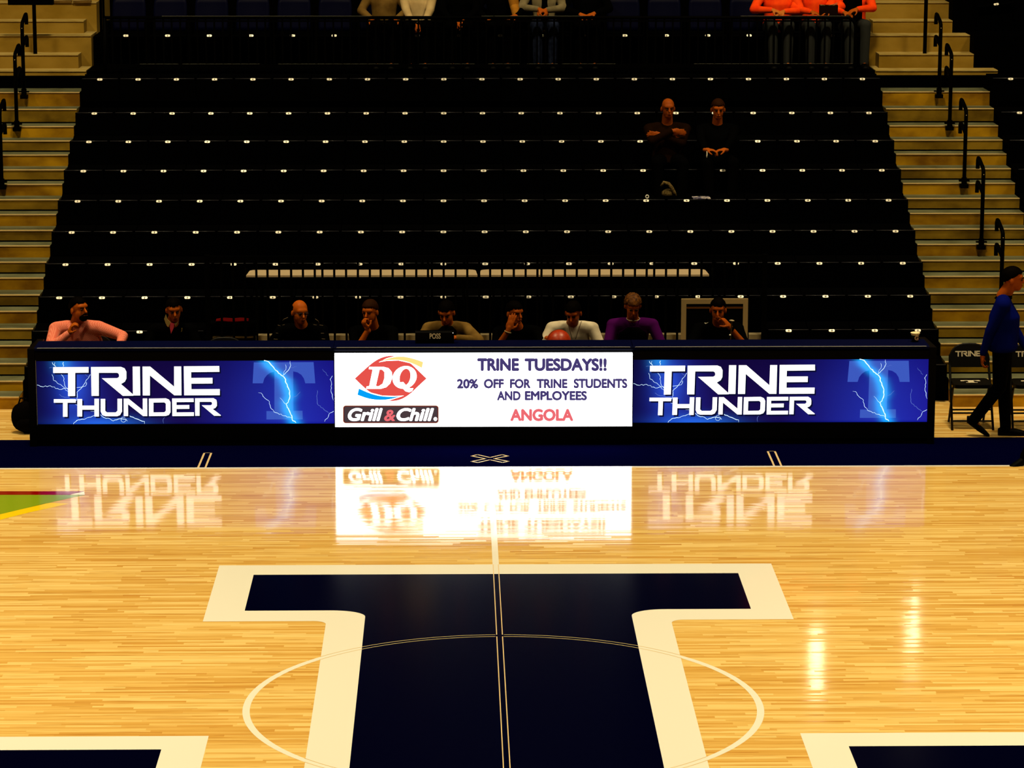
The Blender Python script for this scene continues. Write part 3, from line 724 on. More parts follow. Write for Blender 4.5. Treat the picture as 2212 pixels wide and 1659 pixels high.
# ================================================================ PEOPLE
def skin(name, c): return mat(name, c, .45, .05)
M_SKIN = skin('skin', (.36, .075, .005)); M_SKIN2 = skin('skin_tan', (.28, .055, .004)); M_SKIN3 = skin('skin_fair', (.48, .14, .02))
M_EYE = mat('dark_eye', (.004, .002, .001), .3, .3); M_MOUTH = mat('mouth_line', (.12, .02, .006), .6, .1)
M_HAIRD = mat('dark_hair', (.0010, .0005, .0002), .7, .012); M_HAIRB = mat('brown_hair', (.018, .005, .0008), .7, .03); M_HAIRC = noisy('curly_hair', (.02, .005, .001), (.13, .045, .006), 40, .6, .1)
M_SHOE = mat('dark_shoe', (.001, .001, .001), .5, .03)
def cloth(name, c, rough=.85): return mat(name, c, rough, .012)
M_DARKCLOTH = cloth('black_cloth', (.0004, .0004, .0005)); M_TROU = cloth('dark_trousers', (.0005, .0004, .0005))
M_WHITECLOTH = noisy('white_cotton', (.46, .40, .30), (.62, .56, .44), 9, .9, .03)
M_PURPLE = cloth('purple_knit', (.050, .0025, .075)); M_ORANGE = noisy('orange_jacket', (.80, .035, .002), (.95, .07, .004), 8, .7, .05)
M_TAN = noisy('tan_cloth', (.10, .055, .012), (.17, .10, .025), 8, .9, .03); M_GREY = noisy('grey_knit', (.13, .105, .055), (.19, .155, .085), 9, .9, .03)
M_OCHRE = noisy('ochre_cloth', (.30, .12, .01), (.42, .18, .02), 7, .9, .03); M_IVORY = noisy('ivory_jersey', (.42, .30, .14), (.54, .40, .20), 7, .9, .03)
M_JEANS = noisy('blue_jeans', (.004, .006, .02), (.012, .018, .045), 20, .9, .03); M_ROYAL = cloth('royal_blue_pullover', (.001, .003, .09))
M_GREYTROU = cloth('grey_trousers', (.02, .022, .022))
def checked():
    m = mat('pink_checked_cotton', (.6, .2, .15), .85, .05); n = N(m)
    ck = n.new('ShaderNodeTexChecker'); ck.inputs['Scale'].default_value = 120
    n.link(n.obj(), ck.inputs['Vector']); ck.inputs[1].default_value = (.62, .10, .06, 1); ck.inputs[2].default_value = (.75, .28, .20, 1)
    n.link(ck.outputs[0], n.b.inputs['Base Color']); return m
M_CHECK = checked()

def remesh(o, vox, smooth=3):
    r = o.modifiers.new('union', 'REMESH'); r.mode = 'VOXEL'; r.voxel_size = vox; r.use_smooth_shade = True
    if smooth: s = o.modifiers.new('soften', 'SMOOTH'); s.factor = .5; s.iterations = smooth
    return o
def frame(yaw, pitch=0, roll=0):            # local -Y is forward
    return Matrix.Rotation(yaw, 3, 'Z') @ Matrix.Rotation(pitch, 3, 'X') @ Matrix.Rotation(roll, 3, 'Y')
def ik(S, T, l1, l2, pole):
    S, T, pole = V(S), V(T), V(pole); d = T-S; L = min(d.length, (l1+l2)*.995); t = d.normalized()
    if d.length > L: T = S+t*L
    a = (l1*l1-l2*l2+L*L)/(2*L); h = math.sqrt(max(l1*l1-a*a, 0)); n = (pole-t*pole.dot(t)).normalized()
    return S+t*a+n*h, T
def add_hand(mb, wr, d, nrm, curl=.5, side=1, point=False, s=1.0):
    """wr wrist; d direction of the fingers; nrm palm normal (the way the fingers curl); side +1 thumb to the lateral +"""
    wr = V(wr); d = V(d).normalized(); nrm = V(nrm); nrm = (nrm-d*nrm.dot(d)).normalized(); lat = d.cross(nrm)*side
    c = wr+d*.05*s
    R = Matrix((lat, d, nrm)).transposed()
    mb.ell(c, (.042*s, .058*s, .017*s), R, 12, 8)
    mb.capsule(wr-d*.01, wr+d*.03*s, .027*s, .026*s, 10, 3)
    for i, (off, L, r) in enumerate(((.030, .074, .0092), (.010, .083, .0095), (-.011, .077, .009), (-.030, .060, .008))):
        k = curl*(1+.08*i) if not (point and i == 0) else .08
        p = c+lat*off*s+d*(.045-.004*abs(i-1.4))*s; a = 0
        for seg, fr in ((0, .45), (1, .32), (2, .25)):
            a += k*(1.1 if seg else .75)
            q = p+(d*math.cos(a)+nrm*math.sin(a))*L*fr*s+lat*off*.05*s
            mb.capsule(p, q, r*s*(1-.07*seg), r*s*(1-.07*(seg+1)), 8, 3); p = q
    t0 = wr+d*.025*s+lat*.03*s
    t1 = t0+(d*.55+lat*.62+nrm*(.25+.3*curl)).normalized()*.045*s
    t2 = t1+(d*.85+lat*.15+nrm*(.3+.4*curl)).normalized()*.035*s
    mb.capsule(t0, t1, .013*s, .011*s, 8, 3); mb.capsule(t1, t2, .011*s, .009*s, 8, 3)

def person(label, head, yaw=0, pitch=0, roll=0, bodyyaw=None, hip=None, shoulder=None, sw=.19, arms=None, legs=None, cat='person', group=None,
           shirt=M_DARKCLOTH, trousers=M_TROU, hairm=M_HAIRD, hair='short', skinm=M_SKIN, sleeve=1.0, big=1.0, hs=1.0, vox=.0085, neckline=.0, hands=True, stand=False):
    """head: world point of the head's middle; hip: middle of the pelvis; arms: [(wrist, elbow pole, finger dir, palm normal, curl, point)] left of photo first"""
    head, hip = V(head), V(hip); by = yaw if bodyyaw is None else bodyyaw
    B = frame(by); R = frame(yaw, pitch, roll)
    org = V((hip.x, hip.y, 0)); MBb = MB(); sh = MB(); tr = MB()
    neck = head+R @ V((0, .02, -.10))*hs
    shm = V(shoulder) if shoulder else neck+V((0, .015, -.115))+B @ V((0, .02, 0))
    lat = B @ V((1, 0, 0))                               # photo right when facing the court
    fwd_ = B @ V((0, -1, 0))
    # head
    E = lambda c, r, **k: MBb.ell(head+R @ (V(c)*hs), [x*hs for x in r], R, **k)
    E((0, .012, .030), (.075, .094, .084)); E((0, -.018, -.030), (.060, .072, .080)); E((0, -.045, -.078), (.040, .040, .032)); E((0, -.062, .028), (.055, .030, .030))
    nz = [head+R @ (V(p)*hs) for p in ((0, -.088, .008), (0, -.108, -.026))]
    MBb.capsule(nz[0], nz[1], .008*hs, .0135*hs, 8, 3)
    E((0, -.088, -.056), (.022, .010, .010), seg=10, rings=6)
    for s in (-1, 1): E((s*.076, .012, -.012), (.012, .020, .032), seg=8, rings=6)
    MBb.capsule(neck+R @ V((0, .0, .04)), shm+V((0, 0, .02)), .054*big**.5, .062*big**.5, 14, 4)
    # torso
    up_ = (shm-hip).normalized(); dep = lat.cross(up_)*-1
    def sec(f, a, b, off=0): return (hip.lerp(shm, f)+fwd_*off, lat*a, dep*b)
    secs = [sec(-.20, .12, .09), sec(-.17, .158*big, .110*big), sec(-.08, .166*big, .116*big), sec(.0, .165*big, .115*big), sec(.28, .150*big, .105*big**1.3, .012), sec(.60, .168*big, .115*big, .015), sec(.84, .175*big**.6, .100, .005), sec(.98, sw*.80, .070), sec(1.06, .085, .055), sec(1.10, .05, .045)]
    MBb.loft([(c, a*.93, b*.93) for c, a, b in secs]); sh.loft(secs)
    # arms
    for s, A in zip((-1, 1), arms or [None, None]):
        S = shm+lat*s*sw+up_*(-.035)
        if A is None: A = (hip+lat*s*.22+fwd_*.12+V((0, 0, .02)), (s*.5, .6, -.3), (0, -1, -.3), (0, 0, -1), .5, False)
        wr, pole, fd, pn, curl, point = A
        el, wr = ik(S, wr, .285, .255, pole)
        MBb.capsule(S, el, .048*big**.5, .040, 12, 4); MBb.capsule(el, wr, .038, .026, 12, 4)
        if hands:
            add_hand(MBb, wr, fd, pn, curl, s, point)
        sh.capsule(shm+lat*s*sw*.45+up_*-.02, S, .068*big**.5, .066*big**.5, 14, 4); sh.capsule(S, el, .062*big**.6, .053, 14, 4)
        if sleeve > .5: sh.capsule(el, el.lerp(wr, sleeve*.93), .052, .038, 14, 4)
        elif sleeve < .5: pass
    # legs
    lg = legs or [None, None]
    for s, Lg in zip((-1, 1), lg):
        hp = hip+lat*s*.09+V((0, 0, -.02))
        kn, an, ft = Lg if Lg else (hip+lat*s*.13+fwd_*.42+V((0, 0, .0)), None, None)
        kn = V(kn)
        if an is None: an = V((kn.x, kn.y, hip.z-.41))+fwd_*-.03
        an = V(an)
        if ft is None: ft = fwd_
        ft = V(ft)
        for mb, g in ((MBb, 1), (tr, 1.26)):
            mb.capsule(hp, kn, .080*g, .056*g, 12, 4); mb.capsule(kn, an+V((0, 0, -.015 if mb is tr else 0)), .054*g, .036*g*(1.25 if mb is tr else 1), 12, 4)
        MBb.capsule(an, an+ft*.10+V((0, 0, -.05)), .030, .022, 10, 3)
        so = MB(); dn = V((0, 0, -.045)); ft2 = ft.normalized(); side_ = ft2.cross(V((0, 0, 1)))
        so.loft([(an-ft2*.075+dn+V((0, 0, .0)), side_*.028, V((0, 0, .035))), (an-ft2*.03+dn+V((0, 0, .012)), side_*.038, V((0, 0, .05))), (an+ft2*.06+dn, side_*.043, V((0, 0, .042))), (an+ft2*.15+dn+V((0, 0, -.006)), side_*.045, V((0, 0, .03))), (an+ft2*.20+dn+V((0, 0, -.012)), side_*.03, V((0, 0, .02)))], 14)
        pend.append(so)
    tr.loft([sec(-.19, .115, .085), sec(-.10, .160, .110), sec(.02, .155*big, .108*big), sec(.10, .140*big, .098*big), sec(.13, .11, .08)])
    body = MBb.build('person', skinm, None, org); remesh(body, vox)
    tag(body, label, cat, group)
    o = sh.build('shirt' if shirt not in JACKETS else 'jacket', shirt, body, org); remesh(o, .0125, 4)
    o = tr.build('trousers', trousers, body, org); remesh(o, .016, 3)
    for so in pend[:]: so.build('shoe', M_SHOE, body, org, True)
    pend.clear()
    # face
    for s in (-1, 1):
        m = MB(); m.ell(head+R @ (V((s*.029, -.083, -.001))*hs), (.013*hs, .007*hs, .0075*hs), R, 10, 6); m.build('eye', M_EYE, body, org, True)
        m = MB(); m.capsule(head+R @ (V((s*.012, -.093, .014))*hs), head+R @ (V((s*.044, -.082, .017))*hs), .0042*hs, .0035*hs, 8, 2); m.build('eyebrow', hairm, body, org, True)
    m = MB(); m.capsule(head+R @ (V((-.020, -.095, -.057))*hs), head+R @ (V((.020, -.095, -.057))*hs), .0035*hs, .0035*hs, 8, 2); m.build('mouth', M_MOUTH, body, org, True)
    # hair
    if hair:
        random.seed(len(label)*7)
        def hf(d):
            y, z = d.y, d.z
            line = {'short': .34-.62*max(y+.55, 0) if y > -.55 else .36, 'full': .30-.75*max(y+.6, 0), 'curly': .22-.60*max(y+.55, 0), 'bald': 9, 'balding': .9}[hair]
            if hair == 'bald': on = (z < .35 and z > -.45 and y > -.05)
            elif hair == 'balding': on = (z > -.45 and y > -.1 and z < .55) or (z > .62 and y > .1)
            else: on = z > max(line, -.62)+.10*noise.noise(d*7+V((3, len(label), 0)))
            q_ = d*(9 if hair == 'curly' else 5)+V((len(label), 0, 0))
            nz_ = noise.noise(q_); bump = 1.0+(.11 if hair == 'curly' else .04)*nz_+(.05*max(0, d.z)*max(0, .4-d.y) if hair == 'full' else 0)
            return (1.06 if hair != 'curly' else 1.15)*bump if on else .93
        m = MB(); m.ell(head+R @ (V((0, .012, .030))*hs), (.0765*hs, .0965*hs, .0875*hs), R, 44, 32, hf); m.build('hair', hairm, body, org, True)
    return body, R, head, shm, lat, fwd_
pend = []; JACKETS = (M_ORANGE,)
def extra(body, name, m, mb, smooth=True):
    o = mb.build(name, m, body, body.location.copy(), smooth); return o
def hp(x, y, Y): return at(x, y, Y)
DESK = .76
def seated(label, px, py, Yh=9.62, Yhip=9.98, hz=.575, dx=0, **k):
    h = hp(px, py, Yh)
    return person(label, h, hip=(h.x+dx, Yhip, hz), **k)
FL = (0, -1, -.1); DN = (0, 0, -1)
def rest(x, y=9.34, z=.80): return (x, y, z)
def both(xl, xr, y=9.36, z=.80, pl=(-.5, .5, -.9), pr=(.5, .5, -.9)):
    return [(rest(xl, y, z), pl, (.5, -1, -.05), DN, .35, False), (rest(xr, y, z), pr, (-.5, -1, -.05), DN, .35, False)]

# 1 pink checked shirt, fist at the mouth, head turned to the photo's right
w1 = at(152, 704, 9.50)
P = seated('person in a pink checked shirt, hand at the beard, left end of the table', 171, 668, 9.66, 10.0, yaw=.75, pitch=-.10, bodyyaw=.12, shirt=M_CHECK, big=1.28, sw=.215, hs=1.06, dx=.03, vox=.006,
    shoulder=at(166, 704, 9.74),
    arms=[((w1.x-.015, 9.52, w1.z-.075), (-.9, .1, -.6), (.35, -.25, .85), (.9, .2, -.4), .75, False), (at(256, 752, 9.42), (.9, .5, .1), (-.3, -1, -.1), DN, .4, False)])
m = MB(); b_, R, hd, *_ = P
for c, r in (((0, -.058, -.075), (.047, .048, .042)), ((0, -.088, -.047), (.03, .014, .010))): m.ell(hd+R @ V(c)*1.06, r, R, 14, 10)
extra(b_, 'beard', M_HAIRD, m)
m = MB()
for s in (-1, 1): m.loft([(P[3]+V((s*.075, -.05, .035)), V((.03, 0, .012)), V((0, .02, 0))), (P[3]+V((s*.050, -.085, -.035)), V((.022, 0, 0)), V((0, .008, 0))), (P[3]+V((s*.045, -.10, -.07)), V((.004, 0, 0)), V((0, .004, 0)))], 10)
extra(b_, 'collar', M_CHECK, m)
# 2 dark suit and pink tie
P = seated('person in a dark suit with white collar and pink tie, looking down', 376, 669, 9.60, 9.95, yaw=.18, pitch=.22, bodyyaw=.0, roll=-.05, arms=both(-3.35, -2.95), shoulder=at(372, 708, 9.68), hair='short', dx=0)
b_ = P[0]; m = MB()
def quad3(m, pts, Y, th=.012):
    a = [at(x, y, Y) for x, y in pts]; n = len(a)
    m.add(a+[p+V((0, th, 0)) for p in a], [tuple(range(n)), tuple(range(n, 2*n))[::-1]]+[(i, n+i, n+(i+1) % n, (i+1) % n) for i in range(n)])
quad3(m, [(358, 679), (362, 690), (368.5, 696.5), (363.5, 707), (358, 699), (354.5, 689)], 9.53); quad3(m, [(386, 691.5), (381, 698), (376.5, 699), (379, 705), (383, 699)], 9.53)
extra(b_, 'collar', mat('cream_collar', (.30, .20, .06), .8, .05), m, False)
m = MB(); quad3(m, [(368, 697), (376.5, 699), (375, 709), (369.5, 721), (367, 709)], 9.525); extra(b_, 'tie', mat('pink_tie', (.45, .035, .055), .6, .1), m, False)
m = MB(); quad3(m, [(392, 709), (394, 709), (393, 716), (390.5, 717), (392, 714)], 9.53); extra(b_, 'lapel_pin', mat('dull_gold', (.12, .08, .01), .5, .3), m, False)
# 3 bald with glasses, dark piped jacket
P = seated('bald person with glasses in a dark jacket with thin pale piping', 648, 674, 9.60, 9.95, yaw=.42, pitch=.12, bodyyaw=.05, arms=both(-2.25, -1.72, 9.40), shoulder=at(652, 709, 9.68), hair='bald', hs=1.03, sw=.20, big=1.12)
b_, R, hd = P[:3]; m = MB()
for s in (-1, 1):
    m.tube([hd+R @ V((s*.030+.024*math.cos(a), -.098-.004*math.sin(a)*0, .002+.017*math.sin(a))) for a in [i*math.pi/6 for i in range(13)]], .0016, 6)
    m.tube([hd+R @ V((s*.054, -.095, .006)), hd+R @ V((s*.078, .0, .006))], .0016, 6)
m.tube([hd+R @ V((-.008, -.10, .006)), hd+R @ V((.008, -.10, .006))], .0016, 6)
extra(b_, 'glasses', M_LIP, m)
m = MB(); pm = mat('pale_piping', (.10, .07, .04), .6, .1)
def line3(m, pts, Y, r=.0028): m.tube([at(x, y, Y) for x, y in pts], r, 6)
for L in ([(610, 693), (614, 689), (622, 686)], [(681, 689), (687, 693), (689.5, 699)], [(600, 702), (606, 704.5)], [(610, 702.5), (615, 701)], [(677, 701), (684, 702.5)], [(690, 702), (698, 703.5)], [(693, 720), (700, 720)], [(596, 719.5), (601, 720)], [(591, 732.5), (600, 733)], [(695, 732), (702, 732.5)]): line3(m, L, 9.50)
extra(b_, 'piping', pm, m)
# 4 chin on fist
w4 = at(797, 716, 9.46)
P = seated('person in black resting the chin on a fist, bare forearm upright on the table', 799, 673, 9.60, 9.95, yaw=-.38, pitch=.10, bodyyaw=.0, shoulder=at(806, 712, 9.70), hair='full', hairm=M_HAIRB, sleeve=.2, vox=.006, dx=.05,
    arms=[((w4.x-.01, 9.46, w4.z+.015), (-.4, -.3, -1), (-.45, -.15, .8), (.55, .5, .3), 1.15, False), (rest(-1.12), (.8, .5, -.5), (-.6, -1, 0), DN, .4, False)])
# 5 behind the possession box
P = seated('person in a brown shirt bending the head behind the small possession box', 964, 675, 9.60, 9.98, yaw=-.22, pitch=.40, bodyyaw=-.05, shirt=M_TAN, shoulder=at(966, 704, 9.72), hair='full', hs=1.02,
    arms=[(rest(-.72, 9.34), (-.5, .4, -.8), (.5, -1, 0), DN, .4, False), (at(985, 730, 9.40), (.9, .2, -.2), (-1, -.2, .1), (0, 0, -1), .6, False)])
b_ = P[0]; m = MB(); m.loft([(P[3].lerp(V((P[3].x, 10, .55)), f)+V((0, -.035, 0)), V((a, 0, 0)), V((0, .10, 0))) for f, a in ((-.02, .05), (.1, .11), (.5, .13), (.9, .13))], 16); extra(b_, 'shirt_shade', M_DARKCLOTH, m)  # black layer standing in for shade on the front of the brown shirt
# 6 hand over the face
w6 = at(1098, 713, 9.42)
P = seated('person in black covering the face with an open hand, pale wristband', 1112, 676, 9.62, 9.98, yaw=.62, pitch=.06, bodyyaw=.1, shoulder=at(1118, 712, 9.74), hair='full', vox=.006, sleeve=.2, skinm=M_SKIN2,
    arms=[((w6.x, 9.42, w6.z), (-.5, -.2, -1), (.30, .05, .95), (.2, 1, .1), .12, False), (rest(.42), (.8, .5, -.5), (-.6, -1, 0), DN, .4, False)])
b_ = P[0]; m = MB(); c = at(1097, 717, 9.42); a_ = V((.030, 0, -.010)); d_ = V((0, .030, 0))
m.tube([c+a_*math.cos(t)+d_*math.sin(t) for t in [i*math.pi/8 for i in range(17)]], .0055, 8); extra(b_, 'wristband', mat('pale_wristband', (.30, .22, .10), .6, .1), m)
# 7 white long sleeved shirt holding the ball
P = seated('person in a white long sleeved shirt and dark cap of hair, holding a basketball', 1238, 676, 9.56, 9.98, yaw=-.28, pitch=.42, bodyyaw=-.03, shirt=M_WHITECLOTH, shoulder=at(1236, 703, 9.72), hair='full', sw=.205, vox=.006, dx=.02, skinm=M_SKIN2,
    arms=[(at(1183, 731, 9.46), (-.45, .4, -.9), (.75, -.25, -.02), (.4, .5, -.4), .55, False), (at(1276, 752, 9.42), (.6, .4, -.7), (-.5, -1, -.1), DN, .4, False)])
b_ = P[0]; m = MB(); m.tube([at(1256, 694, 9.66), at(1253, 703, 9.56), at(1243, 733, 9.55)], .003, 6); m.tube([at(1224, 694, 9.66), at(1228, 703, 9.56), at(1236, 733, 9.55)], .003, 6); extra(b_, 'lanyard', mat('brown_cord', (.05, .02, .006), .7, .1), m)
# 8 purple sweater
P = seated('person with curly reddish hair in a purple sweater, looking down', 1367, 661, 9.60, 9.98, yaw=.05, pitch=.40, bodyyaw=.0, shirt=M_PURPLE, shoulder=at(1367, 696, 9.72), hair='curly', hairm=M_HAIRC, skinm=M_SKIN2, sw=.20,
    arms=both(1.28, 1.72, 9.38))
b_ = P[0]; m = MB(); m.loft([(P[3].lerp(V((P[3].x, 10, .5)), f)+V((0, -.06, 0)), V((a, 0, 0)), V((0, .075, 0))) for f, a in ((.08, .06), (.2, .14), (.5, .165), (.9, .16))], 16); extra(b_, 'sweater_shade', M_DARKCLOTH, m)  # dark layer over the sweater front, the shade below the lit shoulders
m = MB()
c_ = P[3]+V((0, -.045, .045)); m.tube([c_+V((.066*math.cos(a), .066*math.sin(a), .012*math.sin(a))) for a in [i*math.pi/12 for i in range(25)]], .0035, 6)
extra(b_, 'necklace', mat('silver_chain', (.4, .35, .25), .35, .5), m)
# 9 dark polo pointing at the face
w9 = at(1576, 706, 9.44)
P = seated('person in a dark polo, finger to the nose, in front of the cream frame', 1551, 669, 9.60, 9.98, yaw=-.12, pitch=.12, bodyyaw=.05, shoulder=at(1552, 705, 9.72), hair='full', vox=.006, sleeve=.2, skinm=M_SKIN2, sw=.20,
    arms=[(rest(2.15), (-.8, .5, -.5), (.6, -1, 0), DN, .4, False), ((w9.x, 9.45, w9.z), (.7, -.3, -1), (-.62, -.05, .75), (-.5, .3, -.55), .95, True)])
b_ = P[0]; m = MB(); quad3(m, [(1521.5, 697.5), (1524, 700), (1530, 696.5), (1525, 698), (1523.5, 697)], 9.52, .004); extra(b_, 'chest_mark', mat('white_mark', (.75, .7, .6), .6, .1), m, False)
m = MB(); c = at(1580.5, 711, 9.46); t_ = V((.75, 0, -.6)).normalized(); n1 = V((.6, 0, .75)).normalized()*.034; n2 = V((0, .034, 0))
m.loft([(c-t_*.014, n1, n2), (c+t_*.014, n1, n2)], 16); extra(b_, 'wristband', M_DARKCLOTH, m)
SEATED_X = [-4.02, -3.13, -1.90, -1.20, -.45, .22, .80, 1.38, 2.22]

# 10 walking man at the right
hx = at(2188, 603, 8.95)
P = person('person in a blue pullover and dark trousers walking right past the folding chairs', hx, yaw=1.45, pitch=.05, bodyyaw=1.38, hip=(hx.x-.08, 8.97, .95), shoulder=(hx.x-.085, 8.97, hx.z-.195), sw=.20, shirt=M_ROYAL, hair='full', big=1.32, hs=1.05, skinm=M_SKIN2, vox=.008,
    arms=[(at(2119, 776, 8.86), (-.6, -.3, 0), (-.05, -.05, -1), (.9, 0, -.1), .7, False), ((hx.x+.22, 9.1, .78), (-.3, .2, -1), (.6, 0, -.8), (-.5, 0, -.2), .7, False)],
    legs=[((5.03, 8.88, .52), (4.80, 9.00, .17), (.8, -.1, -.55)), ((5.10, 9.04, .50), (5.13, 9.02, .08), (1, -.05, 0))])
m = MB(); c_ = P[3]; m.loft([(c_+V((.0, 0, .0)), V((.088, 0, 0)), V((0, .085, 0))), (c_+V((.012, 0, .04)), V((.074, 0, .01)), V((0, .072, 0))), (c_+V((.02, 0, .075)), V((.068, 0, .012)), V((0, .066, 0)))], 20); extra(P[0], 'collar', cloth('navy_collar', (.0006, .0008, .006)), m)
# 11 person cut by the right edge of the picture
hx2 = V((5.30, 7.72, 1.62))
P = person('person mostly beyond the right edge, one dark shoe on the sideline', hx2, yaw=1.5, bodyyaw=1.5, hip=(5.32, 7.74, .93), legs=[((5.28, 7.66, .50), (5.08, 7.66, .10), (-.55, -.1, -.25)), ((5.40, 7.80, .50), (5.40, 7.80, .08), (1, 0, 0))], hair='full')

# ---- spectators in the dark rows
def spect(label, px, py, k, **kw):
    Yh = rowY(k)+.28; h = at(px, py, Yh); z = rowZ(k)+.10
    y = rowY(k)+.22
    legs = kw.pop('legs', None)
    if not legs:
        dl = .15
        legs = [((h.x+s*dl, y-.40, z+.0), (h.x+s*dl*.8, y-.46, deckZ(k-1)+.085), None) for s in (-1, 1)]
    return person(label, h, hip=(h.x, y, z), legs=legs, **kw)
sq = spect('person with folded arms and a bare brow, alone in the dark rows', 1443, 234, 5, yaw=.12, pitch=.05, bodyyaw=.05, hair='balding', big=1.15, sw=.21, shirt=cloth('dark_brown_cloth', (.007, .0025, .0008)), skinm=M_SKIN2, vox=.008,
    arms=[(V((at(1452, 283, 14.38))), (-1, -.3, -.6), (.9, -.1, -.1), (0, 1, 0), .3, False), (V((at(1428, 292, 14.40))), (1, -.3, -.6), (-.9, -.1, .1), (0, 1, 0), .3, False)])
sq = spect('person in black beside the one with folded arms, hands clasped on the knees', 1551, 236, 5, yaw=.0, pitch=.15, hair='full', hairm=M_HAIRB, vox=.006, skinm=M_SKIN,
    arms=[(at(1527, 334, 14.02), (-1, .3, .2), (.9, -.2, -.05), (.2, 0, -1), .5, False), (at(1563, 336, 14.02), (1, .3, .2), (-.9, -.2, -.05), (0, 0, -1), .6, False)])
m = MB(); c = at(1527, 334, 14.02); m.tube([c+V((0, .034*math.cos(t), .034*math.sin(t))) for t in [i*math.pi/8 for i in range(17)]], .005, 8); extra(sq[0], 'wristband', mat('white_wristband', (.7, .65, .55), .6, .1), m)

# ---- upper spectators behind the guard rail
def upper(label, px, arms_px, shirt, tr_=M_TROU, lean=.0, **kw):
    x = at(px, 40, 17.2).x; z = UZ+.115; y = 17.24-lean*.2
    head = (x, 17.22-lean, z+.66-lean*.25)
    A = []
    for s, a in zip((-1, 1), arms_px):
        if a is None: A.append(((x+s*.14, 16.98, z+.08), (s*.8, .4, -.2), (-s*.4, -1, -.1), DN, .5, False))
        else: A.append((at(a[0], a[1], 16.92), (s, .3, -.3), (-s*.8, -.35, -.2), (0, .2, -1), .7, False))
    legs = [((x+s*.10, y-.42, z+.03), (x+s*.09, y-.42, 2.905+.085), None) for s in (-1, 1)]
    return person(label, head, hip=(x, y, z), arms=A, legs=legs, shirt=shirt, trousers=tr_, hair='short', **kw)
upper('person with a tan jacket over black, at the left of the upper group', 830, [None, None], M_TAN, sw=.15)
upper('person in an ivory jersey with hands between the knees behind the guard rail', 903, [(893, 55), (914, 56)], M_IVORY, M_TROU, vox=.007)
upper('person in black right of the ivory jersey, hands apart on the knees', 993, [(978, 49), (1004, 46)], M_DARKCLOTH, vox=.007)
P = upper('person with an ochre sleeve left of the grey cardigan', 1080, [None, (1115, 34)], M_DARKCLOTH, sw=.165)
m = MB(); a_ = at(1104, -24, 17.14); b_ = at(1112, 14, 17.10); c_ = at(1115, 33, 16.95); m.capsule(a_, b_, .066, .060); m.capsule(b_, c_, .060, .046); extra(P[0], 'sleeve', M_OCHRE, m)
P = upper('person in a grey cardigan and jeans, hands folded above the rail', 1176, [(1163, 20), (1180, 22)], M_GREY, M_JEANS, vox=.007)
m = MB(); m.loft([(P[3].lerp(V((P[3].x, 17.2, UZ+.1)), f)+V((0, -.05, 0)), V((a, 0, 0)), V((0, .085, 0))) for f, a in ((.06, .03), (.3, .05), (.6, .055), (.85, .05))], 14); extra(P[0], 'undershirt', M_DARKCLOTH, m)
upper('person in black resting both hands at the rail, right of the grey cardigan', 1266, [(1252, 31), (1285, 29)], M_DARKCLOTH, vox=.007)
upper('person in an orange jacket with clasped pale hands, leftmost of the orange group', 1680, [(1668, 22), (1694, 25)], M_ORANGE, M_GREYTROU, .05, big=1.12, sw=.19, vox=.007, skinm=M_SKIN3)
upper('person in an orange jacket holding a dark folder, middle of the orange group', 1760, [(1752, 26), (1792, 24)], M_ORANGE, M_GREYTROU, .0, big=1.0, sw=.165)
P = upper('person in an orange jacket with a black front, rightmost of the orange group', 1844, [(1822, 27), (1852, 20)], M_ORANGE, M_GREYTROU, .0, big=1.0, sw=.175)
m = MB(); m.loft([(P[3].lerp(V((P[3].x, 17.2, UZ+.1)), f)+V((-.02, -.075, 0)), V((a, 0, 0)), V((0, .08, 0))) for f, a in ((.08, .05), (.3, .12), (.6, .12), (.92, .11))], 16); extra(P[0], 'black_front', M_DARKCLOTH, m)
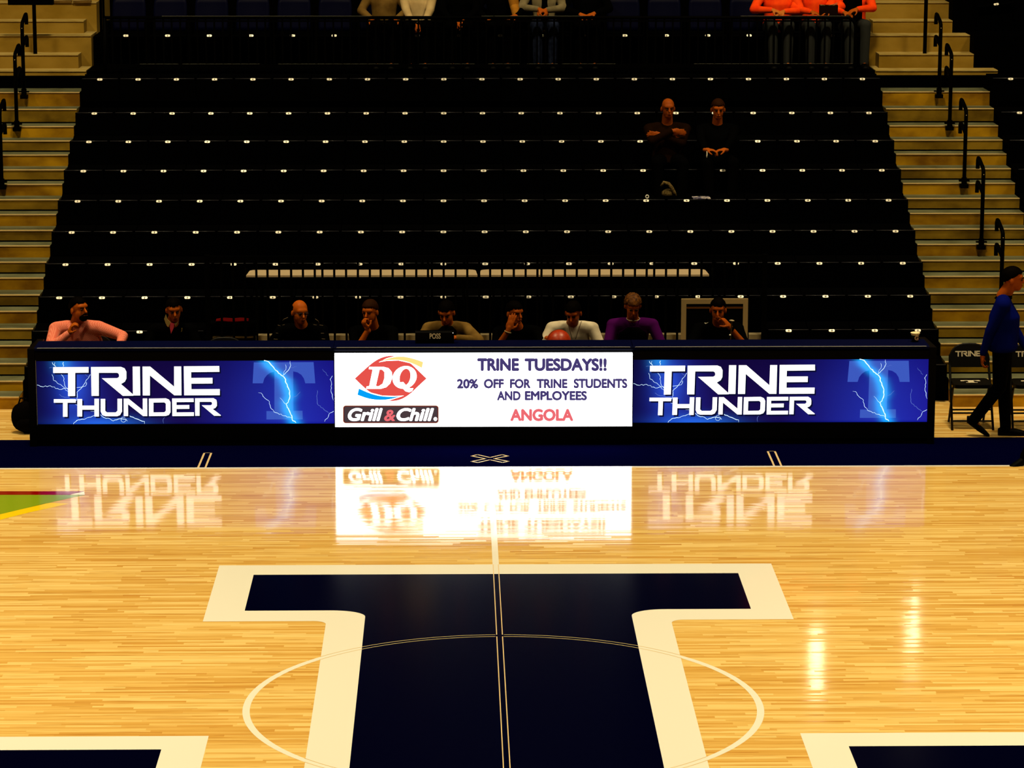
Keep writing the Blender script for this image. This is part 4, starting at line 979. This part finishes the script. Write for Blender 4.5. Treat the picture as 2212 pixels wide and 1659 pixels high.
# ================================================================ FOLDING CHAIRS AND SMALL THINGS
M_CHAIR = mat('black_chair_steel', (.0012, .0012, .0012), .45, .12); M_VINYL = mat('black_vinyl', (.001, .001, .001), .5, .08)
M_WHITEPRINT = mat('white_print', (.45, .40, .30), .7, .05)
def folding_chair(printed=True):
    t = empty('folding_chair', (0, 0, 0), '', 'chair')
    for s in (-1, 1):
        m = MB(); m.tube([(s*.205, -.20, .0), (s*.200, .02, .42), (s*.195, .13, .62), (s*.192, .165, .70)], .0125, 10); m.build('front_leg', M_CHAIR, t, smooth=True)
        m = MB(); m.tube([(s*.175, .22, .0), (s*.180, -.02, .40), (s*.180, -.10, .43)], .0115, 10); m.build('rear_leg', M_CHAIR, t, smooth=True)
    m = MB(); m.tube([(-.200, -.10, .19), (.200, -.10, .19)], .009, 8); m.tube([(-.203, -.155, .085), (.203, -.155, .085)], .009, 8); m.tube([(-.178, .17, .10), (.178, .17, .10)], .009, 8); m.build('crossbar', M_CHAIR, t)
    m = MB(); out = rrect(-.19, -.20, .19, .17, .05); n = len(out)
    m.add([(x, y, .425) for x, y in out]+[(x, y, .46) for x, y in out], [tuple(range(n))[::-1], tuple(range(n, 2*n))]+[(i, (i+1) % n, n+(i+1) % n, n+i) for i in range(n)]); m.build('seat', M_VINYL, t)
    # rounded backrest
    P = [(-.197, 0), (.197, 0), (.197, .06)]+[(.197-.145*(1-math.cos(a)), .06+.16*math.sin(a)) for a in (.4, .8, 1.2, 1.57)]
    P = P+[(-x, z) for x, z in P[::-1] if (x, z) not in ((-.197, 0), (.197, 0))]
    P = [(-.197, 0), (.197, 0), (.197, .06)]+[(.197*math.cos(a)**.7 if math.cos(a) > 1e-6 else 0, .06+.165*math.sin(a)) for a in [i*math.pi/2/8 for i in range(1, 9)]]
    P += [(-x, z) for x, z in P[3:-1][::-1]]+[(-.197, .06)]
    n = len(P); m = MB(); yo = lambda z: .115+.24*z
    m.add([(x, yo(z)-.012, .585+z) for x, z in P]+[(x, yo(z)+.014, .585+z) for x, z in P], [tuple(range(n)), tuple(range(n, 2*n))[::-1]]+[(i, n+i, n+(i+1) % n, (i+1) % n) for i in range(n)])
    b = m.build('backrest', M_VINYL, t)
    m = MB(); m.tube([(x, yo(z), .585+z) for x, z in P[2:]], .0125, 8); m.build('back_tube', M_CHAIR, t, smooth=True)
    if printed:
        L0, L1 = 178, 1350
        m = MB()
        for polys in TR:
            vs, fs = curve_mesh([[((p[0]-L0)/(L1-L0)*.268-.142, (440-p[1])/206*.055) for p in L] for L in polys])
            m.add([(v.x, yo(.105+v.y)-.0138, .585+.105+v.y) for v in vs], fs)
        m.build('lettering', M_WHITEPRINT, b)
        vs, fs = curve_mesh([[((p[0]-1800)/440*.20, (405-p[1])/400*.13) for p in EMB]])
        m = MB(); m.add([(v.x, v.y-.01, .4612) for v in vs], fs); m.build('seat_print', M_WHITEPRINT, t)
    return t
cp = folding_chair(True); cp.location = (4.845, 9.47, 0); cp['label'] = 'black folding chair with white lettering on its round back, behind the walking man'
c2 = copy_tree(cp); c2.location = (5.45, 9.45, 0); c2['label'] = 'lettered black folding chair cut by the right edge of the photo'
pc = folding_chair(False); pc.location = (at(485, 725, 10.05).x, 9.90, 0); pc['label'] = 'empty black folding chair between the dark suit and the bald person'
for x, who in zip(SEATED_X, ('pink checked shirt', 'dark suit', 'bald head and glasses', 'chin on a fist', 'brown shirt behind the possession box', 'open hand over the face', 'white shirt and basketball', 'purple sweater', 'dark polo')):
    c = copy_tree(pc); c.location = (x, 10.06, 0); c['label'] = 'black folding chair under the person with the '+who if 'chin' not in who and 'open' not in who and 'bald' not in who else 'black folding chair under the seated person with '+who

# possession box
a = at(897, 742, 8.78); b_ = at(981, 742, 8.78); xm = (a.x+b_.x)/2; hw = (b_.x-a.x)/2
ztop = at(940, 716, 8.78).z
t = empty('possession_indicator', (xm, 8.78, .983), 'small black possession box lettered in white on the middle table', 'sign')
MB().prism_x([(0, 0), (0, ztop-.983-.012), (.012, ztop-.983), (.07, ztop-.983), (.09, 0)], -hw, hw).build('housing', M_CAB, t)
vs, fs = text_mesh('POSS', .03); p0, p1 = at(928, 732, 8.778), at(952, 720, 8.778)
q = fit3(vs, p0.x-xm, p1.x-xm, p0.z-.983, p1.z-.983)
MB().add([(x, -.002-e, z) for x, z, e in q], fs).build('lettering', mat('grey_print', (.48, .42, .33), .7, .05), t)
m = MB()
p0 = at(978.5, 719.5, 8.77); m.ell((p0.x-xm, -.004, p0.z-.983), (.004, .003, .004), seg=8, rings=6); m.build('indicator_light', mat('tiny_lamp', (.5, .5, .5), .4, .2, 0, (1, .95, .85), 1.2), t)
# sports drink cup
c0 = at(1976.5, 740, 8.83); ct_ = at(1976, 719, 8.83); h_ = ct_.z-.983
t = empty('paper_cup', (c0.x, 8.83, .983), 'dark paper cup with a pale rim and letter mark at the table right end', 'cup')
m = MB(); m.loft([((0, 0, 0), (.030, 0, 0), (0, .030, 0)), ((0, 0, h_), (.042, 0, 0), (0, .042, 0))], 24); m.build('cup', mat('dark_green_paper', (.004, .006, .001), .6, .1), t, smooth=True)
m = MB(); m.tube([(.043*math.cos(a), .043*math.sin(a), h_) for a in [i*2*math.pi/24 for i in range(25)]], .0045, 8); m.loft([((0, 0, h_-.02), (.040, 0, 0), (0, .040, 0)), ((0, 0, h_+.001), (.043, 0, 0), (0, .043, 0))], 24); m.build('rim', mat('cream_rim', (.85, .72, .45), .6, .1), t)
vs, fs = text_mesh('G', .05); q = fit3(vs, -.012, .028, h_*.22, h_*.78)
m = MB(); m.add([(x, -.0385-(z/h_)*.009+abs(x-.0)*.12-e, z) for x, z, e in q], fs); m.build('letter_mark', mat('ivory_print', (.70, .45, .28), .6, .1), t)
# basketball
bc = at(1207, 738, 9.36); br = .122
m_ball = noisy('orange_leather', (.30, .018, .001), (.38, .03, .002), 60, .38, .4)
ball = MB().ell((0, 0, 0), (br, br, br), None, 32, 20).build('basketball', m_ball, None, None, True); ball.location = bc; tag(ball, 'orange basketball held by the person in the white shirt', 'ball')
m = MB()
for R_ in (Matrix.Rotation(.5, 3, 'X'), Matrix.Rotation(1.5, 3, 'X') @ Matrix.Rotation(.4, 3, 'Y')):
    m.tube([R_ @ V((br*math.cos(a), br*math.sin(a), 0)) for a in [i*2*math.pi/40 for i in range(41)]], .0028, 6)
m.build('seam', M_INK, ball)
# cream framed board behind the dark polo
fx0, fx1 = at(1472, 660, 10.45).x, at(1616, 660, 10.45).x; fzt = at(1540, 646, 10.45).z
t = empty('framed_board', ((fx0+fx1)/2, 10.45, 0), 'large dark board in a wide cream frame standing behind the person in the dark polo', 'board')
hw = (fx1-fx0)/2; fw_ = .051
MB().box(-hw+.01, hw-.01, .012, .03, .0, fzt-.01).build('panel', M_CAB, t)
m = MB(); m.box(-hw, -hw+fw_, 0, .035, 0, fzt); m.box(hw-fw_, hw, 0, .035, 0, fzt); m.box(-hw+fw_, hw-fw_, 0, .035, fzt-fw_, fzt); m.build('frame', M_CREAMFRAME, t)
z0, z1 = at(1540, 667, 10.45).z, at(1540, 663, 10.45).z
MB().box(-hw+fw_, hw-fw_, .006, .013, z0, z1).build('brown_strip', mat('brown_strip', (.09, .03, .002), .7, .05), t)
# little stand with a pale cap in front of the dark polo
p0, p1 = at(1577, 723.5, 9.20), at(1581, 693, 9.20)
t = empty('small_stand', (p0.x, 9.20, p0.z), 'thin brown stick with pale cap and white knob before the dark polo', 'stick')
d = p1-p0
m = MB(); m.tube([(0, 0, -.12), (d.x, 0, d.z)], [.005, .008], 8); m.build('stick', mat('brown_stick', (.05, .028, .006), .6, .1), t)
m = MB(); m.ell((d.x, 0, d.z+.002), (.026, .02, .009), Matrix.Rotation(.12, 3, 'Y'), 12, 8); m.build('cap', mat('pale_cap', (.34, .28, .17), .6, .1), t)
m = MB(); m.ell((0, -.008, 0), (.009, .009, .009), None, 12, 8); m.build('knob', mat('white_knob', (.85, .8, .7), .5, .2), t)
# red cloth behind the pickets
p0, p1 = at(467, 695, 11.45), at(537, 688, 11.45); m = MB(); secs = []
random.seed(4)
for i in range(9):
    f_ = i/8; secs.append(((p0.x+(p1.x-p0.x)*f_, 11.47, p0.z+.012+.004*math.sin(f_*9)), (0, .06, 0), (0, 0, .012+.012*math.sin(math.pi*f_)+.004*random.random())))
o = m.loft(secs, 12).build('folded_cloth', mat('red_cloth', (.15, .002, .002), .9, .05), None, (p0.x, 11.47, p0.z-.01), True); tag(o, 'folded red cloth lying behind the pickets, left of the bald person', 'cloth')
o = MB().box(p0.x-.1, p1.x+.1, 11.38, 11.58, p0.z-.05, p0.z-.006)
o.box(p0.x-.08, p0.x-.05, 11.40, 11.43, .40, p0.z-.05); o.box(p1.x+.05, p1.x+.08, 11.40, 11.43, .40, p0.z-.05); o.box(p0.x-.08, p0.x-.05, 11.53, 11.56, .40, p0.z-.05); o.box(p1.x+.05, p1.x+.08, 11.53, 11.56, .40, p0.z-.05)
o = o.build('bench', M_RAIL, None, (p0.x, 11.48, .40)); tag(o, 'low black bench behind the pickets carrying the red cloth', 'bench')
deck0 = MB().box(-REC+.01, REC-.01, 11.16, rowY(1)+.12, .35, .40).build('press_platform', M_BLACK, None, (0, 11.2, .35)); tag(deck0, 'low black platform under the picket railing and the press tables', 'platform')
MB().box(-REC+.01, REC-.01, -.03, .0, -.35, .0).build('front_panel', M_BLACK, deck0)
# things left on the dark seats
p = at(1438, 420, rowY(4)+.12); zz = rowZ(4)+.012
m = MB(); random.seed(8)
pth = [at(x, y, rowY(4)+.12) for x, y in ((1428, 402), (1434, 394), (1444, 397), (1451, 406), (1457, 416), (1461, 424))]
m.tube(pth, [.012, .02, .022, .022, .018, .008], 8); m.ell((pth[2].x, rowY(4)+.17, zz+.045), (.075, .06, .05), None, 12, 8)
o = m.build('fur_trimmed_bag', noisy('speckled_fur', (.05, .03, .008), (.2, .14, .05), 60, .9, .05), None, (p.x, rowY(4)+.15, zz), True); tag(o, 'small dark bundle with a speckled curved edge on the dark seats', 'bag')
p = at(1398, 425, rowY(4)+.06); m = MB(); m.tube([(p.x+.016*math.cos(a), rowY(4)+.06, p.z+.018*math.sin(a)) for a in [i*2*math.pi/18 for i in range(19)]], .007, 8)
o = m.build('white_ring', M_PLATE, None, p, True); tag(o, 'small white ring standing on a dark seat above plate 13', 'ring')
p = at(1515, 424, rowY(4)+.12); zz = rowZ(4)+.008
m = MB(); m.box(p.x-.10, p.x+.10, rowY(4)+.04, rowY(4)+.24, zz, zz+.006)
o = m.build('programme', noisy('printed_paper', (.02, .02, .08), (.55, .5, .5), 14, .7, .1, (1, 1, 1), .45, .6), None, (p.x, rowY(4)+.14, zz)); tag(o, 'printed paper leaflet lying on a dark seat near plate 16', 'leaflet')
# orange cone shape behind the guard rail
p = at(1129, 122, 16.95); m = MB(); m.loft([((p.x-.03, 16.95, p.z-.05), (.05, 0, 0), (0, .04, 0)), ((p.x-.045, 16.95, p.z+.05), (.006, 0, 0), (0, .006, 0))], 12)
# bag of the orange group
p = at(1790, 22, 16.86); t = empty('folder', (p.x, 16.86, p.z-.06), 'dark folder with pale page edges held by the middle orange jacket', 'folder')
hw = at(1810, 20, 16.86).x-p.x
MB().prism_x([(0, 0), (-.01, .115), (.03, .125), (.04, 0)], -hw, hw).build('cover', mat('dark_maroon_cover', (.006, .001, .0006), .6, .1), t)
m = MB()
for k_ in range(2): m.tube([(-hw*.9, -.002+.012*k_, .118+.008*k_), (-.02, -.004+.012*k_, .104+.010*k_), (hw*.5, -.002+.012*k_, .116+.012*k_), (hw*.95, .012*k_, .142+.008*k_)], .0032, 6)
m.build('pages', mat('cream_pages', (.32, .24, .11), .8, .05), t)
# sneakers on the upper left steps
for i, (xa, xb, yb) in enumerate(((114, 155, 10.5), (157, 197, 11.5))):
    c = at((xa+xb)/2, yb, 17.92); L = (at(xb, yb, 17.92).x-at(xa, yb, 17.92).x); 
    m = MB(); m.loft([((-L*.5, 0, .022), (0, .02, 0), (0, 0, .012)), ((-L*.32, 0, .03), (0, .042, 0), (0, 0, .028)), ((0, 0, .045), (0, .046, 0), (0, 0, .044)), ((L*.3, 0, .06), (0, .042, 0), (0, 0, .058)), ((L*.48, 0, .06), (0, .034, 0), (0, 0, .05))], 14)
    o = m.build('sneaker', noisy('cream_leather', (.36, .27, .12), (.5, .4, .2), 12, .7, .1), None, None, True); o.location = (c.x, 17.99 if i else 18.0, 3.642)
    tag(o, 'cream sneaker on the upper left steps, the %s of the pair' % ('right' if i else 'left'), 'shoe', 'pair of sneakers')
    m = MB(); m.box(-L*.5, L*.48, -.035, .035, -.002, .012); m.build('sole', M_TAN, o)
# rounded bag on the floor behind the left table end
m = MB(); c = ground(58, 930)
m.ell((0, 0, .14), (.12, .10, .16), None, 18, 12, lambda d: 1+.05*math.sin(5*d.x)); m.ell((.02, -.08, .08), (.08, .04, .07), None, 12, 8)
o = m.build('bag', cloth('black_nylon', (.0015, .001, .001)), None, None, True); o.location = (-4.62, 9.28, .02); tag(o, 'rounded black bag on the floor behind the left end of the table', 'bag')
m = MB(); m.tube([(-.05, 0, .27), (-.03, 0, .33), (.03, 0, .33), (.05, 0, .27)], .008, 8); m.build('handle', M_RAIL, o)
# lamps far above the upper stand: their mirror image lies on the boards at the lower right
M_LAMP = mat('lamp_glass', (.1, .1, .1), .4, .1, 0, (1, .86, .55), 9)
for px, py, zz in ((1763, 1425, 6.6), (1970, 1352, 6.6)):
    g = ground(px, py, -zz)
    t = empty('high_bay_lamp', (g.x, g.y, zz), 'round high bay lamp above the stand, %s of two gleams on the boards' % ('left' if px < 1900 else 'right'), 'lamp', 'high bay lamps')
    m = MB(); m.loft([((0, 0, .45), (.06, 0, 0), (0, .06, 0)), ((0, 0, .40), (.12, 0, 0), (0, .12, 0)), ((0, 0, .26), (.2, 0, 0), (0, .2, 0))], 20); m.build('housing', M_RAIL, t, smooth=True)
    m = MB(); m.loft([((0, 0, -.25), (.085, 0, 0), (0, .085, 0)), ((0, 0, .26), (.10, 0, 0), (0, .10, 0))], 20); m.build('lens', M_LAMP, t, smooth=True)
    m = MB(); m.tube([(0, 0, .45), (0, 0, 4.5)], .012, 8); m.build('cord', M_RAIL, t)
